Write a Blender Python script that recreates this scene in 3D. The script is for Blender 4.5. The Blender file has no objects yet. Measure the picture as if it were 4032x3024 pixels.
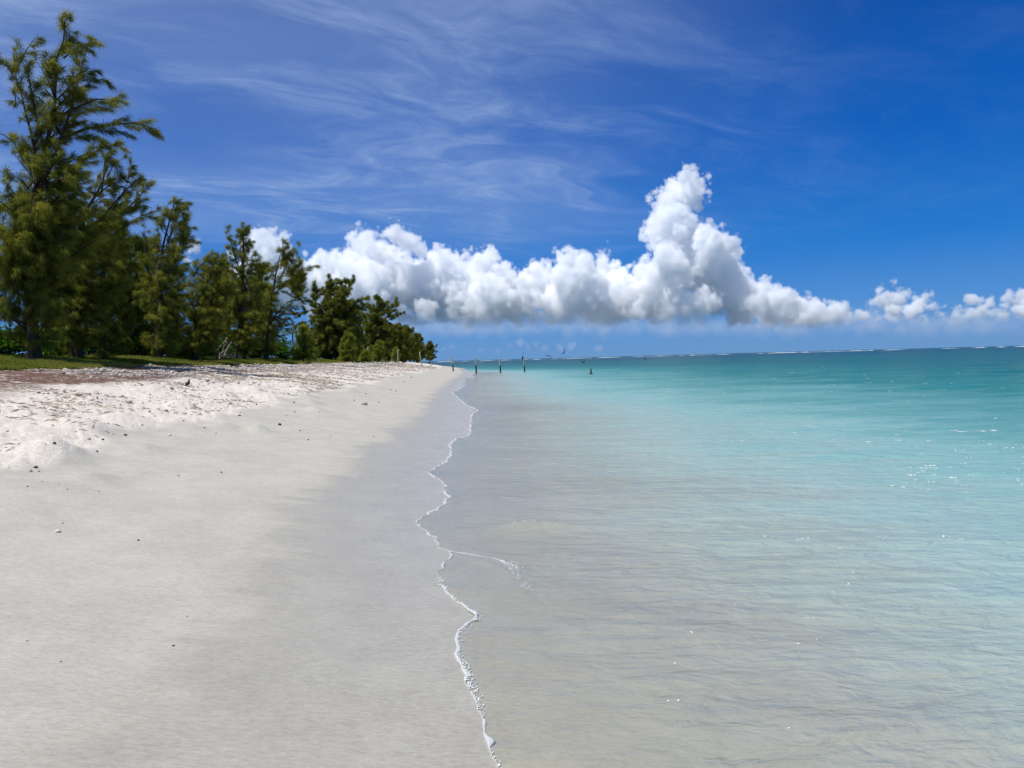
import bpy, bmesh, math, random
import numpy as np
from mathutils import Matrix, Vector

S = bpy.context.scene
COL = S.collection
R = math.radians

# ------------------------------------------------------------------ camera
H = 1.6            # eye height above the still water
F = 3029.0         # focal length in pixels of the 4032 px wide photograph
cam = bpy.data.cameras.new('camera')
cam.sensor_width = 36.0
cam.lens = 36.0 * F / 4032.0
cam.clip_start = 0.05
cam.clip_end = 250000.0
cam_ob = bpy.data.objects.new('camera', cam)
COL.objects.link(cam_ob)
CM = Matrix.Rotation(R(90 - 1.85), 4, 'X') @ Matrix.Rotation(R(-1.53), 4, 'Z')
cam_ob.matrix_world = Matrix.Translation((0, 0, H)) @ CM
S.camera = cam_ob
CM3 = CM.to_3x3()

# ------------------------------------------------------------------ sun and sky
SUN_EL, SUN_AZ = R(65), R(-118)
sun_vec = Vector((math.sin(SUN_AZ) * math.cos(SUN_EL), math.cos(SUN_AZ) * math.cos(SUN_EL), math.sin(SUN_EL)))
sl = bpy.data.lights.new('sun', 'SUN')
sl.energy = 4.75
sl.angle = R(0.5)
sl.color = (1.0, 0.965, 0.91)
sun = bpy.data.objects.new('sun', sl)
COL.objects.link(sun)
sun.rotation_euler = sun_vec.to_track_quat('Z', 'Y').to_euler()

S.view_settings.view_transform = 'Standard'
S.view_settings.look = 'None'
S.view_settings.exposure = 0.0
S.view_settings.gamma = 1.0
S.render.engine = 'CYCLES'
S.cycles.use_denoising = True
S.cycles.diffuse_bounces = 3
S.cycles.glossy_bounces = 3
S.cycles.transparent_max_bounces = 12
S.cycles.volume_bounces = 24
S.cycles.max_bounces = 24
S.cycles.sample_clamp_indirect = 6.0


class NT:
    """small wrapper for writing node trees"""
    def __init__(s, tree):
        s.t = tree
        tree.nodes.clear()

    def n(s, kind, **kw):
        nd = s.t.nodes.new(kind)
        for k, v in kw.items():
            setattr(nd, k, v)
        return nd

    def put(s, sock, x):
        if x is None:
            return
        if hasattr(x, 'is_linked'):
            s.t.links.new(x, sock)
        else:
            if isinstance(x, (tuple, list)) and len(x) == 3 and sock.type == 'RGBA':
                x = (*x, 1)
            sock.default_value = x

    def m(s, op, a, b=None, c=None, clamp=False):
        nd = s.n('ShaderNodeMath', operation=op, use_clamp=clamp)
        for i, x in enumerate((a, b, c)):
            s.put(nd.inputs[i], x)
        return nd.outputs[0]

    def vm(s, op, a, b=None, c=None):
        nd = s.n('ShaderNodeVectorMath', operation=op)
        for i, x in enumerate((a, b, c)):
            s.put(nd.inputs[i], x)
        return nd.outputs['Value'] if op in ('DISTANCE', 'LENGTH', 'DOT_PRODUCT') else nd.outputs[0]

    def noise(s, vec, scale, detail=4, rough=0.55, dist=0.0, kind='FBM'):
        nd = s.n('ShaderNodeTexNoise')
        s.put(nd.inputs['Vector'], vec)
        nd.inputs['Scale'].default_value = scale
        nd.inputs['Detail'].default_value = detail
        nd.inputs['Roughness'].default_value = rough
        nd.inputs['Distortion'].default_value = dist
        return nd.outputs[0]

    def ramp(s, fac, stops, interp='LINEAR'):
        nd = s.n('ShaderNodeValToRGB')
        cr = nd.color_ramp
        cr.interpolation = interp
        while len(cr.elements) < len(stops):
            cr.elements.new(0.5)
        for e, (p, c) in zip(cr.elements, stops):
            e.position = p
            e.color = (*c, 1) if len(c) == 3 else c
        s.put(nd.inputs[0], fac)
        return nd.outputs[0]

    def smooth(s, x, a, b, lo=0.0, hi=1.0):
        nd = s.n('ShaderNodeMapRange', interpolation_type='SMOOTHSTEP')
        s.put(nd.inputs[0], x)
        for i, v in ((1, a), (2, b), (3, lo), (4, hi)):
            s.put(nd.inputs[i], v)
        return nd.outputs[0]

    def mix(s, f, a, b, blend='MIX'):
        nd = s.n('ShaderNodeMix', data_type='RGBA', blend_type=blend)
        s.put(nd.inputs[0], f)
        s.put(nd.inputs[6], a)
        s.put(nd.inputs[7], b)
        return nd.outputs[2]

    def attr(s, name):
        return s.n('ShaderNodeAttribute', attribute_name=name).outputs['Fac']

    def bump(s, h, dist, strength=1.0, normal=None):
        nd = s.n('ShaderNodeBump')
        nd.inputs['Distance'].default_value = dist
        s.put(nd.inputs['Strength'], strength)
        s.put(nd.inputs['Height'], h)
        s.put(nd.inputs['Normal'], normal)
        return nd.outputs[0]


world = bpy.data.worlds.new('World')
S.world = world
world.use_nodes = True
w = NT(world.node_tree)
sky = w.n('ShaderNodeTexSky', sky_type='NISHITA', sun_disc=False, sun_elevation=SUN_EL, sun_rotation=SUN_AZ,
          altitude=0.0, air_density=1.0, dust_density=0.2, ozone_density=4.0)
dirn = w.n('ShaderNodeNewGeometry').outputs['Incoming']
dirn = w.vm('SCALE', dirn)
dirn.node.inputs['Scale'].default_value = -1.0
sep = w.n('ShaderNodeSeparateXYZ')
w.put(sep.inputs[0], dirn)
dx, dy, dz = sep.outputs
el = w.m('MAXIMUM', dz, 0.0)
# deep tropical blue: elevation ramp plus physical sky, unseen zenith paled to cut blue fill
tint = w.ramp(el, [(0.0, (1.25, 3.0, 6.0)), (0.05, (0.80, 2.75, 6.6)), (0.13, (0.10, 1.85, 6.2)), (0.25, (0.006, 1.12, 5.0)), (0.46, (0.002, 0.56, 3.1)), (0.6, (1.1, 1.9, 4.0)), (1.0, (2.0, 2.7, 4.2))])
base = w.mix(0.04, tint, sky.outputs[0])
# thin high cirrus, streaked along the wind
zz = w.m('ADD', el, 0.06)
px_ = w.m('DIVIDE', dx, zz)
py_ = w.m('DIVIDE', dy, zz)
cx = w.n('ShaderNodeCombineXYZ')
w.put(cx.inputs[0], w.m('ADD', w.m('MULTIPLY', px_, 0.80), w.m('MULTIPLY', py_, 0.55)))
w.put(cx.inputs[1], w.m('MULTIPLY', w.m('ADD', w.m('MULTIPLY', px_, -0.55), w.m('MULTIPLY', py_, 0.80)), 1.75))
wn = w.n('ShaderNodeTexNoise')
w.put(wn.inputs['Vector'], cx.outputs[0])
wn.inputs['Scale'].default_value = 0.7
wn.inputs['Detail'].default_value = 3
warp = w.vm('MULTIPLY_ADD', wn.outputs[1], (1.5, 2.2, 0.0), cx.outputs[0])
fine = w.noise(warp, 1.25, 10, 0.66, 0.2)
big = w.noise(warp, 0.33, 3, 0.5)
az = w.m('ARCTAN2', dx, dy)
side = w.smooth(az, 0.50, -0.22)                       # more veil towards the left
high = w.smooth(el, 0.09, 0.20)
veil = w.m('MULTIPLY', w.m('MULTIPLY', side, high), w.smooth(big, 0.30, 0.62, 0.35, 1.0))
mot = w.noise(warp, 4.2, 6, 0.62, 0.0)
streak = w.m('MULTIPLY', w.smooth(fine, 0.40, 0.76), w.smooth(mot, 0.25, 0.65, 0.45, 1.0))
cir = w.m('ADD', w.m('MULTIPLY', veil, 0.40), w.m('MULTIPLY', w.m('MULTIPLY', streak, high), w.m('ADD', w.m('MULTIPLY', side, 0.54), 0.06)))
cir = w.m('MULTIPLY', cir, 1.0, clamp=True)
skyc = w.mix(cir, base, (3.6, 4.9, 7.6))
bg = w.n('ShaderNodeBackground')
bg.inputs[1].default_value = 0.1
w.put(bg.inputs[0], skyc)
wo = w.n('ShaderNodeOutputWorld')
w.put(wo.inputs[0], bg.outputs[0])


# ------------------------------------------------------------------ helpers
def ray(u, v):
    return CM3 @ Vector(((u - 2016) / F, -(v - 1512) / F, -1.0))


def at(u, v, Y):
    d = ray(u, v)
    return Vector((0, 0, H)) + d * (Y / d.y)


def on_level(u, v, z=0.0):
    d = ray(u, v)
    return Vector((0, 0, H)) + d * ((z - H) / d.z)


def hash01(ix, iy, seed):
    h = (ix.astype(np.int64) * 374761393 + iy.astype(np.int64) * 668265263 + seed * 974711) & 0xffffffff
    h = ((h ^ (h >> 13)) * 1274126177) & 0xffffffff
    h = (h ^ (h >> 16)) & 0xffffff
    return h / float(0xffffff)


def vnoise(x, y, seed=0):
    ix, iy = np.floor(x), np.floor(y)
    fx, fy = x - ix, y - iy
    fx = fx * fx * fx * (fx * (fx * 6 - 15) + 10)
    fy = fy * fy * fy * (fy * (fy * 6 - 15) + 10)
    a, b = hash01(ix, iy, seed), hash01(ix + 1, iy, seed)
    c, d = hash01(ix, iy + 1, seed), hash01(ix + 1, iy + 1, seed)
    return (a * (1 - fx) + b * fx) * (1 - fy) + (c * (1 - fx) + d * fx) * fy - 0.5


def fbm(x, y, octv=4, seed=0, gain=0.5):
    s, a = 0.0, 1.0
    for o in range(octv):
        s = s + a * vnoise(x + 17.3 * o, y - 9.1 * o, seed + o)
        x, y, a = x * 2.03, y * 2.03, a * gain
    return s


def sstep(x, a, b):
    t = np.clip((x - a) / (b - a), 0, 1)
    return t * t * (3 - 2 * t)


def make_mesh(name, verts, faces, mat=None, parent=None, smooth=False, attrs=None, matrix=None):
    verts = np.asarray(verts, dtype=np.float32)
    faces = np.asarray(faces, dtype=np.int32)
    me = bpy.data.meshes.new(name)
    k = faces.shape[1]
    me.vertices.add(len(verts))
    me.vertices.foreach_set('co', verts.ravel())
    me.loops.add(faces.size)
    me.loops.foreach_set('vertex_index', faces.ravel())
    me.polygons.add(len(faces))
    me.polygons.foreach_set('loop_start', np.arange(0, faces.size, k, dtype=np.int32))
    me.polygons.foreach_set('loop_total', np.full(len(faces), k, dtype=np.int32))
    if smooth:
        me.polygons.foreach_set('use_smooth', np.ones(len(faces), dtype=bool))
    for an, av in (attrs or {}).items():
        a = me.attributes.new(an, 'FLOAT', 'POINT')
        a.data.foreach_set('value', np.asarray(av, dtype=np.float32).ravel())
    me.update(calc_edges=True)
    if mat:
        me.materials.append(mat)
    ob = bpy.data.objects.new(name, me)
    COL.objects.link(ob)
    if parent:
        ob.parent = parent
    return ob


def tag(o, label, cat, group=None, kind=None):
    if label:
        o['label'] = label
    if cat:
        o['category'] = cat
    if group:
        o['group'] = group
    if kind:
        o['kind'] = kind
    return o


def empty(name, loc=(0, 0, 0)):
    o = bpy.data.objects.new(name, None)
    o.location = loc
    o.empty_display_size = 0.3
    COL.objects.link(o)
    return o


def quads(nr, nc):
    i = np.arange(nr - 1)[:, None] * nc + np.arange(nc - 1)[None, :]
    return np.stack([i, i + 1, i + 1 + nc, i + nc], -1).reshape(-1, 4)


def ico(sub):
    bm = bmesh.new()
    bmesh.ops.create_icosphere(bm, subdivisions=sub, radius=1.0)
    v = np.array([x.co[:] for x in bm.verts])
    f = np.array([[x.index for x in p.verts] for p in bm.faces])
    bm.free()
    return v, f


class Build:
    """collects triangles / quads (as tris) into one mesh"""
    def __init__(s):
        s.v, s.f, s.n = [], [], 0
        s.a = []

    def add(s, v, f, a=0.5):
        v = np.asarray(v, float).reshape(-1, 3)
        f = np.asarray(f, int)
        if f.shape[1] == 4:
            f = np.concatenate([f[:, [0, 1, 2]], f[:, [0, 2, 3]]])
        s.v.append(v)
        s.f.append(f + s.n)
        s.a.append(np.full(len(v), a) if np.isscalar(a) else np.asarray(a))
        s.n += len(v)

    def tube(s, pts, rad, seg=7, a=0.5, flat=None, cap=True):
        """tapered tube through pts; rad scalar list or (rx, rz) pairs"""
        pts = np.asarray(pts, float)
        n = len(pts)
        tan = np.gradient(pts, axis=0)
        tan /= np.linalg.norm(tan, axis=1)[:, None] + 1e-9
        ref = np.array([0, 0, 1.0]) if abs(tan[:, 2]).mean() < 0.8 else np.array([1.0, 0, 0])
        x = np.cross(tan, ref)
        x /= np.linalg.norm(x, axis=1)[:, None] + 1e-9
        y = np.cross(x, tan)
        rad = np.asarray(rad, float)
        if rad.ndim == 1:
            rad = np.stack([rad, rad], 1)
        th = np.linspace(0, 2 * np.pi, seg, endpoint=False)
        ring = pts[:, None] + x[:, None] * (np.cos(th)[None, :, None] * rad[:, 0, None, None]) + y[:, None] * (np.sin(th)[None, :, None] * rad[:, 1, None, None])
        v = ring.reshape(-1, 3)
        f = []
        for i in range(n - 1):
            for j in range(seg):
                k = (j + 1) % seg
                f.append((i * seg + j, i * seg + k, (i + 1) * seg + k, (i + 1) * seg + j))
        f = np.array(f)
        f = np.concatenate([f[:, [0, 1, 2]], f[:, [0, 2, 3]]])
        if cap:
            c0 = [(0, j + 1, j) for j in range(1, seg - 1)]
            o = (n - 1) * seg
            c1 = [(o, o + j, o + j + 1) for j in range(1, seg - 1)]
            f = np.concatenate([f, np.array(c0), np.array(c1)])
        s.add(v, f, a)

    def obj(s, name, mat, parent=None, smooth=False):
        return make_mesh(name, np.concatenate(s.v), np.concatenate(s.f), mat, parent, smooth, {'tint': np.concatenate(s.a)})


def material(name):
    m = bpy.data.materials.new(name)
    m.use_nodes = True
    t = NT(m.node_tree)
    out = t.n('ShaderNodeOutputMaterial')
    return m, t, out


def principled(t, out, color, rough=0.8, spec=0.3, normal=None):
    p = t.n('ShaderNodeBsdfPrincipled')
    t.put(p.inputs['Base Color'], color)
    t.put(p.inputs['Roughness'], rough)
    t.put(p.inputs['Specular IOR Level'], spec)
    t.put(p.inputs['Normal'], normal)
    t.put(out.inputs[0], p.outputs[0])
    return p


# ------------------------------------------------------------------ the shape of the beach
_SY = np.array([-60, -12, 0, 3, 7.5, 13, 21, 44, 92, 150, 225, 262, 285, 330, 400, 1000, 120000.])
_SX = np.array([2.2, 0.5, 0.05, -0.15, -0.75, -1.0, -1.25, -2.6, -4.3, -9.0, -18.5, -26, -60, -400, -6000, -12000, -300000.])


def shore_x(y):
    return np.interp(y, _SY, _SX)


_pt = np.array([-9000, -400, -100, -30, -10, -3, 0, 1.6, 2.7, 4.7, 6.6, 9.3, 12.9, 17, 22, 60, 9000.])
_pz = np.array([-30, -12, -4, -1.8, -0.95, -0.33, 0, 0.17, 0.33, 0.64, 0.93, 1.27, 1.62, 2.12, 2.3, 2.4, 2.6])
_ft = np.linspace(-40, 70, 2201)
_fz = np.convolve(np.pad(np.interp(_ft, _pt, _pz), 12, mode='edge'), np.ones(25) / 25, mode='valid')


def profile(t):
    z = np.interp(t, _ft, _fz)
    return np.where((t < -38) | (t > 68), np.interp(t, _pt, _pz), z)


# sand mounds thrown up by crabs and feet: pixel u, v, height, radius
MOUNDS_PX = [(375, 1588, .13, .55), (705, 1608, .12, .45), (41, 1636, .14, .6), (316, 1692, .12, .5), (226, 1792, .13, .42), (565, 1778, .08, .42),
             (881, 1686, .09, .4), (488, 1660, .10, .45), (1020, 1703, .13, .30), (1239, 1616, .11, .34), (1226, 1588, .10, .4), (1213, 1570, .12, .4),
             (1185, 1544, .14, .5), (1134, 1524, .12, .5), (1068, 1572, .10, .5), (995, 1542, .12, .5), (1380, 1545, .1, .5), (1480, 1530, .1, .5),
             (1540, 1500, .1, .5), (860, 1560, .1, .5), (600, 1545, .1, .5), (150, 1660, .1, .5), (760, 1690, .08, .35), (360, 1880, .05, .35)]


def smooth_height(x, y):
    t = shore_x(y) - x
    return profile(t)


def ray_ground(u, v, fn=None):
    d = ray(u, v)
    s = np.concatenate([np.linspace(0.5, 60, 6000), np.linspace(60, 400, 6000)]) / d.y
    p = np.array([0, 0, H])[None] + np.array(d)[None] * s[:, None]
    z = (fn or smooth_height)(p[:, 0], p[:, 1])
    k = np.argmax(p[:, 2] <= z)
    return Vector(p[k] if p[k, 2] <= z[k] else p[-1])


MOUNDS = [(*ray_ground(u, v)[:2], h, r) for u, v, h, r in MOUNDS_PX]


def ground(x, y):
    x, y = np.asarray(x, float), np.asarray(y, float)
    t = shore_x(y) - x
    z = profile(t)
    edge = 0.7 * fbm(x * 0.0 + 3.1, y * 0.45, 3, 5) + 0.9 * fbm(x * 0.6, y * 0.6, 3, 6)
    dry = sstep(t + edge, 4.5, 5.1) * (1 - 0.5 * sstep(t, 14, 16))
    z = z + dry * (0.02 + 0.07 * fbm(x * 1.1, y * 1.1, 3, 11) + 0.06 * np.abs(fbm(x * 3.2, y * 3.2, 3, 23)) + 0.03 * fbm(x * 9, y * 9, 2, 31))
    damp = sstep(t, 1.6, 3.2) * (1 - sstep(t, 4.6, 5.4))
    z = z + damp * (0.05 * fbm(x * 0.7, y * 0.7, 3, 41) + 0.012 * fbm(x * 3, y * 3, 2, 43))
    z = z + 0.02 * fbm(x * 0.35, y * 0.35, 2, 47) * sstep(t, 0.3, 1.5)
    near = t > 2
    for mx, my, h, r in MOUNDS:
        d2 = ((x - mx) ** 2 + ((y - my)) ** 2) / (r * r)
        sel = d2 < 6
        if np.any(sel):
            dd = np.sqrt(d2)
            z = z + np.where(sel, h * np.exp(-d2 * 1.4) * 0.75 + h * 0.45 * np.clip(1 - dd * 1.3, 0, 1), 0)
    return z


def gz(x, y):
    return float(ground(np.array([x]), np.array([y]))[0])


def hit(u, v):
    return ray_ground(u, v, ground)


# ------------------------------------------------------------------ sand
def sand_material():
    m, t, out = material('sand')
    inl = t.attr('inland')
    pos = t.n('ShaderNodeNewGeometry').outputs['Position']
    n1 = t.noise(pos, 0.55, 4, 0.6)
    n2 = t.noise(pos, 2.6, 5, 0.6)
    n3 = t.noise(pos, 24, 4, 0.65)
    grain = t.noise(pos, 420, 3, 0.8)
    j = t.m('ADD', inl, t.m('ADD', t.m('MULTIPLY', t.m('SUBTRACT', n1, .5), 1.3), t.m('MULTIPLY', t.m('SUBTRACT', n2, .5), 0.5)))
    # stretched noise: run-off streaks down the beach face
    mp = t.vm('MULTIPLY', pos, (0.35, 3.6, 1.0))
    st = t.noise(mp, 1.5, 5, 0.62)
    j2 = t.m('ADD', j, t.m('MULTIPLY', t.m('SUBTRACT', st, .5), 1.1))
    damp = t.m('ADD', t.m('MULTIPLY', t.smooth(j2, 0.7, 2.3), 0.45), t.m('MULTIPLY', t.smooth(j2, 1.25, 1.75), 0.55))
    dry = t.m('MULTIPLY', t.smooth(t.attr('loose'), 0.05, 0.95), t.smooth(n2, .12, .42, .72, 1.0))
    wetc = t.mix(t.smooth(n2, .3, .7), (0.425, 0.400, 0.335), (0.470, 0.445, 0.372))
    dampc = t.mix(t.smooth(t.noise(pos, 1.7, 5, .7), .30, .72), (0.500, 0.476, 0.420), (0.575, 0.553, 0.492))
    dryc = t.mix(t.smooth(n3, .32, .66), (0.70, 0.635, 0.560), (0.83, 0.770, 0.690))
    # straw-coloured and brown litter ground into the dry sand
    mp2 = t.vm('MULTIPLY', pos, (1.2, 3.0, 1.0))
    lit = t.noise(mp2, 6.0, 6, 0.72)
    litter = t.m('MULTIPLY', t.smooth(lit, .48, .64), t.smooth(n2, .30, .6))
    dryc = t.mix(t.m('MULTIPLY', litter, t.smooth(inl, 4.8, 9, .3, .75)), dryc, (0.38, 0.315, 0.26))
    c = t.mix(damp, wetc, dampc)
    c = t.mix(dry, c, dryc)
    # red brown soil of the rubble flat, then turf soil
    soil = t.attr('soil')
    soilm = t.m('MULTIPLY', soil, t.smooth(t.noise(mp2, 1.6, 6, 0.7), .30, .50))
    c = t.mix(soilm, c, (0.155, 0.082, 0.060))
    turf = t.smooth(t.m('ADD', inl, t.m('MULTIPLY', t.m('SUBTRACT', n1, .5), 3.0)), 12.8, 14.2)
    c = t.mix(turf, c, (0.085, 0.075, 0.035))
    mp3 = t.vm('MULTIPLY', pos, (1.0, 4.5, 1.0))
    stre = t.noise(mp3, 11.0, 6, 0.75)
    c = t.mix(t.smooth(stre, .38, .68, 0.0, 0.42), c, t.mix(1.0, c, (0.74, 0.72, 0.70), 'MULTIPLY'))
    g3 = t.noise(t.vm('MULTIPLY', pos, (0.55, 1.6, 1.0)), 42, 5, 0.8)
    c = t.mix(t.smooth(g3, .40, .66, 0.0, 0.60), c, t.mix(1.0, c, (0.70, 0.68, 0.64), 'MULTIPLY'))
    g2 = t.noise(pos, 150, 3, 0.75)
    c = t.mix(t.smooth(g2, .42, .72, 0.0, 0.35), c, t.mix(1.0, c, (0.66, 0.64, 0.60), 'MULTIPLY'))
    c = t.mix(t.smooth(grain, .25, .8, 0.0, 0.30), c, t.mix(1.0, c, (0.62, 0.58, 0.52), 'MULTIPLY'))
    c = t.mix(t.smooth(t.noise(pos, 95, 3, 0.7), .66, .74, 0, .35), c, (0.25, 0.21, 0.17))
    wet = t.m('ADD', t.m('MULTIPLY', t.smooth(j2, 2.0, 0.3), 0.35), t.m('MULTIPLY', t.smooth(j2, 1.75, 1.2), 0.65))
    rough = t.m('ADD', 0.82, t.m('MULTIPLY', wet, -0.55))
    spec = t.m('ADD', 0.15, t.m('MULTIPLY', wet, 0.36))
    hgt = t.m('ADD', t.m('MULTIPLY', grain, 0.35), t.m('ADD', t.m('MULTIPLY', n3, t.m('ADD', 0.25, t.m('MULTIPLY', dry, 2.8))), t.m('MULTIPLY', st, 0.6)))
    nb = t.bump(hgt, 0.006, t.m('SUBTRACT', 1.0, t.m('MULTIPLY', wet, 0.78)))
    principled(t, out, c, rough, spec, nb)
    return m


def soil_mask(x, y, t):
    far = 1 - sstep(y, 30, 55)
    a = sstep(t + 1.2 * fbm(x * .35, y * .35, 3, 71), 8.7, 9.6) * (1 - sstep(t, 13.0, 14.5))
    return a * (0.25 + 0.75 * far) * (1 - sstep(y, 48, 75))


def build_sand():
    fa = np.arange(-50, 50.01, 0.085)
    back = np.concatenate([np.arange(51, 180, 3.0), np.arange(180, 310, 3.0)])
    ang = np.radians(np.concatenate([fa, back, [310.0]]))
    r = [0.25]
    while r[-1] < 700:
        r.append(r[-1] * 1.0105)
    r = np.array(r)
    X = np.outer(r, np.sin(ang))
    Y = np.outer(r, np.cos(ang))
    Z = ground(X, Y)
    T = shore_x(Y) - X
    edge = 0.7 * fbm(X * 0.0 + 3.1, Y * 0.45, 3, 5) + 0.9 * fbm(X * 0.6, Y * 0.6, 3, 6)
    loose = sstep(T + edge, 4.45, 5.15)
    # sea bed far out stays below everything
    v = np.stack([X, Y, Z], -1).reshape(-1, 3)
    ob = make_mesh('beach', v, quads(len(r), len(ang))[:, ::-1], sand_material(), None, True,
                   {'inland': T.ravel(), 'loose': loose.ravel(), 'soil': soil_mask(X, Y, T).ravel()})
    tag(ob, 'pale coral sand beach sloping from the trees down to the water', 'beach', None, 'structure')
    return ob


build_sand()

# ------------------------------------------------------------------ water
EDGE_PX = [(1985, 3060), (1974, 3024), (1937, 2930), (1896, 2843), (1885, 2790), (1850, 2680), (1812, 2610), (1795, 2552), (1789, 2500), (1800, 2455), (1887, 2406), (1830, 2372), (1777, 2342), (1735, 2300),
           (1719, 2250), (1735, 2210), (1786, 2169), (1727, 2140), (1713, 2114), (1660, 2075), (1631, 2053), (1650, 2038), (1686, 2020), (1730, 1985), (1768, 1950), (1752, 1930), (1750, 1908), (1750, 1890),
           (1681, 1863), (1722, 1833), (1752, 1815), (1777, 1777), (1768, 1750), (1795, 1722), (1848, 1710), (1850, 1665), (1856, 1630), (1880, 1612), (1830, 1590), (1795, 1562), (1775, 1548), (1805, 1535), (1800, 1515)]
_e = [on_level(u, v, 0.03) for u, v in EDGE_PX]
_ey = np.array([p.y for p in _e])
_ex = np.array([p.x for p in _e])
_o = np.argsort(_ey)
_ey, _ex = _ey[_o], _ex[_o]


def edge_x(y):
    y = np.asarray(y, float)
    far = shore_x(y) - 0.25 + 0.9 * fbm(y * 0.11, y * 0 + 2.2, 3, 91) + 0.25 * fbm(y * 0.7, y * 0 + 5.2, 2, 92)
    e = sum(np.interp(y * (1 + q), _ey, _ex) for q in (-.014, -.007, 0, .007, .014)) / 5
    near = shore_x(y) + 0.25 * fbm(y * 1.3, y * 0 + 8.2, 3, 93)
    k = sstep(y, _ey[-1] - 9, _ey[-1])
    kn = sstep(y, _ey[0], _ey[0] + 0.12)
    wob = 0.035 * fbm(y * 9.0, y * 0 + 1.7, 2, 94) * np.clip(y / 5, 0.35, 1.6)
    return np.where(y < _ey[0], near * (1 - 0), e * (1 - k) + far * k) * 1.0 + wob


def water_height(x, y, u):
    amp = np.clip(u / 3.0, 0.0, 1.0)
    depth_k = np.clip(u / 0.6, 0.05, 1.0)
    wv = 0.010 * fbm(x * 0.9 + y * .25, y * 2.4 - x * 0.15, 3, 101) + 0.006 * fbm(x * 2.7, y * 7.0, 3, 105)
    wv = wv * depth_k + 0.06 * amp * fbm(x * 0.16, y * 0.34, 2, 111) * np.clip(u / 14, 0.2, 1.4)
    # the little swash wave and its lapping fan
    for (cu, cv, h, lx, ly) in SWASH:
        p = on_level(cu, cv, 0.0)
        dx_, dy_ = (x - p.x) / lx, (y - p.y) / ly
        wv = wv + h * np.exp(-dx_ ** 2 - dy_ ** 2 * np.where(dy_ > 0, 0.35, 1.0))
    return wv


SWASH = [(2105, 2085, .075, .36, .10), (1985, 2085, .014, .35, .10), (2020, 2270, .030, .12, .22), (1930, 2210, .010, .25, .06), (2180, 1650, .03, 1.2, .35), (3300, 1790, .03, 1.3, .3)]


def water_material():
    m, t, out = material('lagoon_water')
    off = t.attr('offshore')
    pos = t.n('ShaderNodeNewGeometry').outputs['Position']
    pn = t.vm('MULTIPLY', pos, (0.55, 1.0, 1.0))
    big = t.noise(pn, 0.22, 4, 0.6)
    med = t.noise(pn, 1.1, 4, 0.6)
    jit = t.m('ADD', t.m('MULTIPLY', t.m('SUBTRACT', big, .5), 1.6), t.m('MULTIPLY', t.m('SUBTRACT', med, .5), 1.1))
    o2 = t.m('MULTIPLY', off, t.m('ADD', 1.22, jit))
    lg = t.m('DIVIDE', t.m('LOGARITHM', t.m('ADD', t.m('MAXIMUM', o2, 0.0), 1.0), 10.0), 3.0)   # 0..1 for 0..1 km
    P = lambda d: math.log10(d + 1) / 3.0
    colr = t.ramp(lg, [(0.0, (0.47, 0.45, 0.375)), (P(2.2), (0.480, 0.505, 0.440)), (P(4.5), (0.400, 0.515, 0.470)), (P(8), (0.255, 0.440, 0.412)), (P(14), (0.118, 0.312, 0.290)),
                       (P(26), (0.026, 0.190, 0.172)), (P(60), (0.007, 0.112, 0.108)), (P(250), (0.003, 0.085, 0.095)), (P(800), (0.002, 0.062, 0.085))])
    dens = t.ramp(lg, [(0.0, (0.0,) * 3), (P(.4), (0.16,) * 3), (P(2.0), (0.48,) * 3), (P(5), (0.82,) * 3), (P(9), (1.0,) * 3)])
    patch_ = t.noise(t.vm('MULTIPLY', pos, (0.8, 1.3, 1.0)), 3.4, 5, 0.62, 0.5)
    colr = t.mix(t.smooth(patch_, .30, .70, 0.0, 0.6), colr, t.mix(1.0, colr, (0.84, 0.92, 0.97), 'MULTIPLY'))
    # rippled surface
    r1 = t.vm('MULTIPLY', pos, (1.0, 1.75, 1.0))
    wn_ = t.noise(r1, 3.2, 5, 0.52, 0.5)
    wn2 = t.noise(r1, 12.0, 4, 0.6, 0.3)
    wn3 = t.noise(t.vm('MULTIPLY', pos, (0.5, 1.6, 1.0)), 0.55, 4, 0.6)
    h = t.m('ADD', t.m('MULTIPLY', wn_, 1.0), t.m('ADD', t.m('MULTIPLY', wn2, 0.18), t.m('MULTIPLY', wn3, 3.4)))
    nrm = t.bump(h, 0.065, t.smooth(off, 0.0, 2.0, 0.35, 1.0))
    fr = t.n('ShaderNodeFresnel')
    fr.inputs['IOR'].default_value = 1.33
    t.put(fr.inputs['Normal'], nrm)
    fac = t.m('MINIMUM', t.m('MULTIPLY', fr.outputs[0], 0.95), 0.40)
    tr = t.n('ShaderNodeBsdfTransparent')
    tr.inputs[0].default_value = (0.975, 0.985, 0.965, 1)
    df = t.n('ShaderNodeBsdfDiffuse')
    t.put(df.inputs[0], colr)
    t.put(df.inputs['Normal'], t.bump(h, 0.075, 1.0))
    gl = t.n('ShaderNodeBsdfGlossy')
    gl.inputs['Roughness'].default_value = 0.07
    t.put(gl.inputs['Normal'], nrm)
    m1 = t.n('ShaderNodeMixShader')
    t.put(m1.inputs[0], dens)
    t.put(m1.inputs[1], tr.outputs[0])
    t.put(m1.inputs[2], df.outputs[0])
    m2 = t.n('ShaderNodeMixShader')
    t.put(m2.inputs[0], fac)
    t.put(m2.inputs[1], m1.outputs[0])
    t.put(m2.inputs[2], gl.outputs[0])
    t.put(out.inputs[0], m2.outputs[0])
    return m


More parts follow.
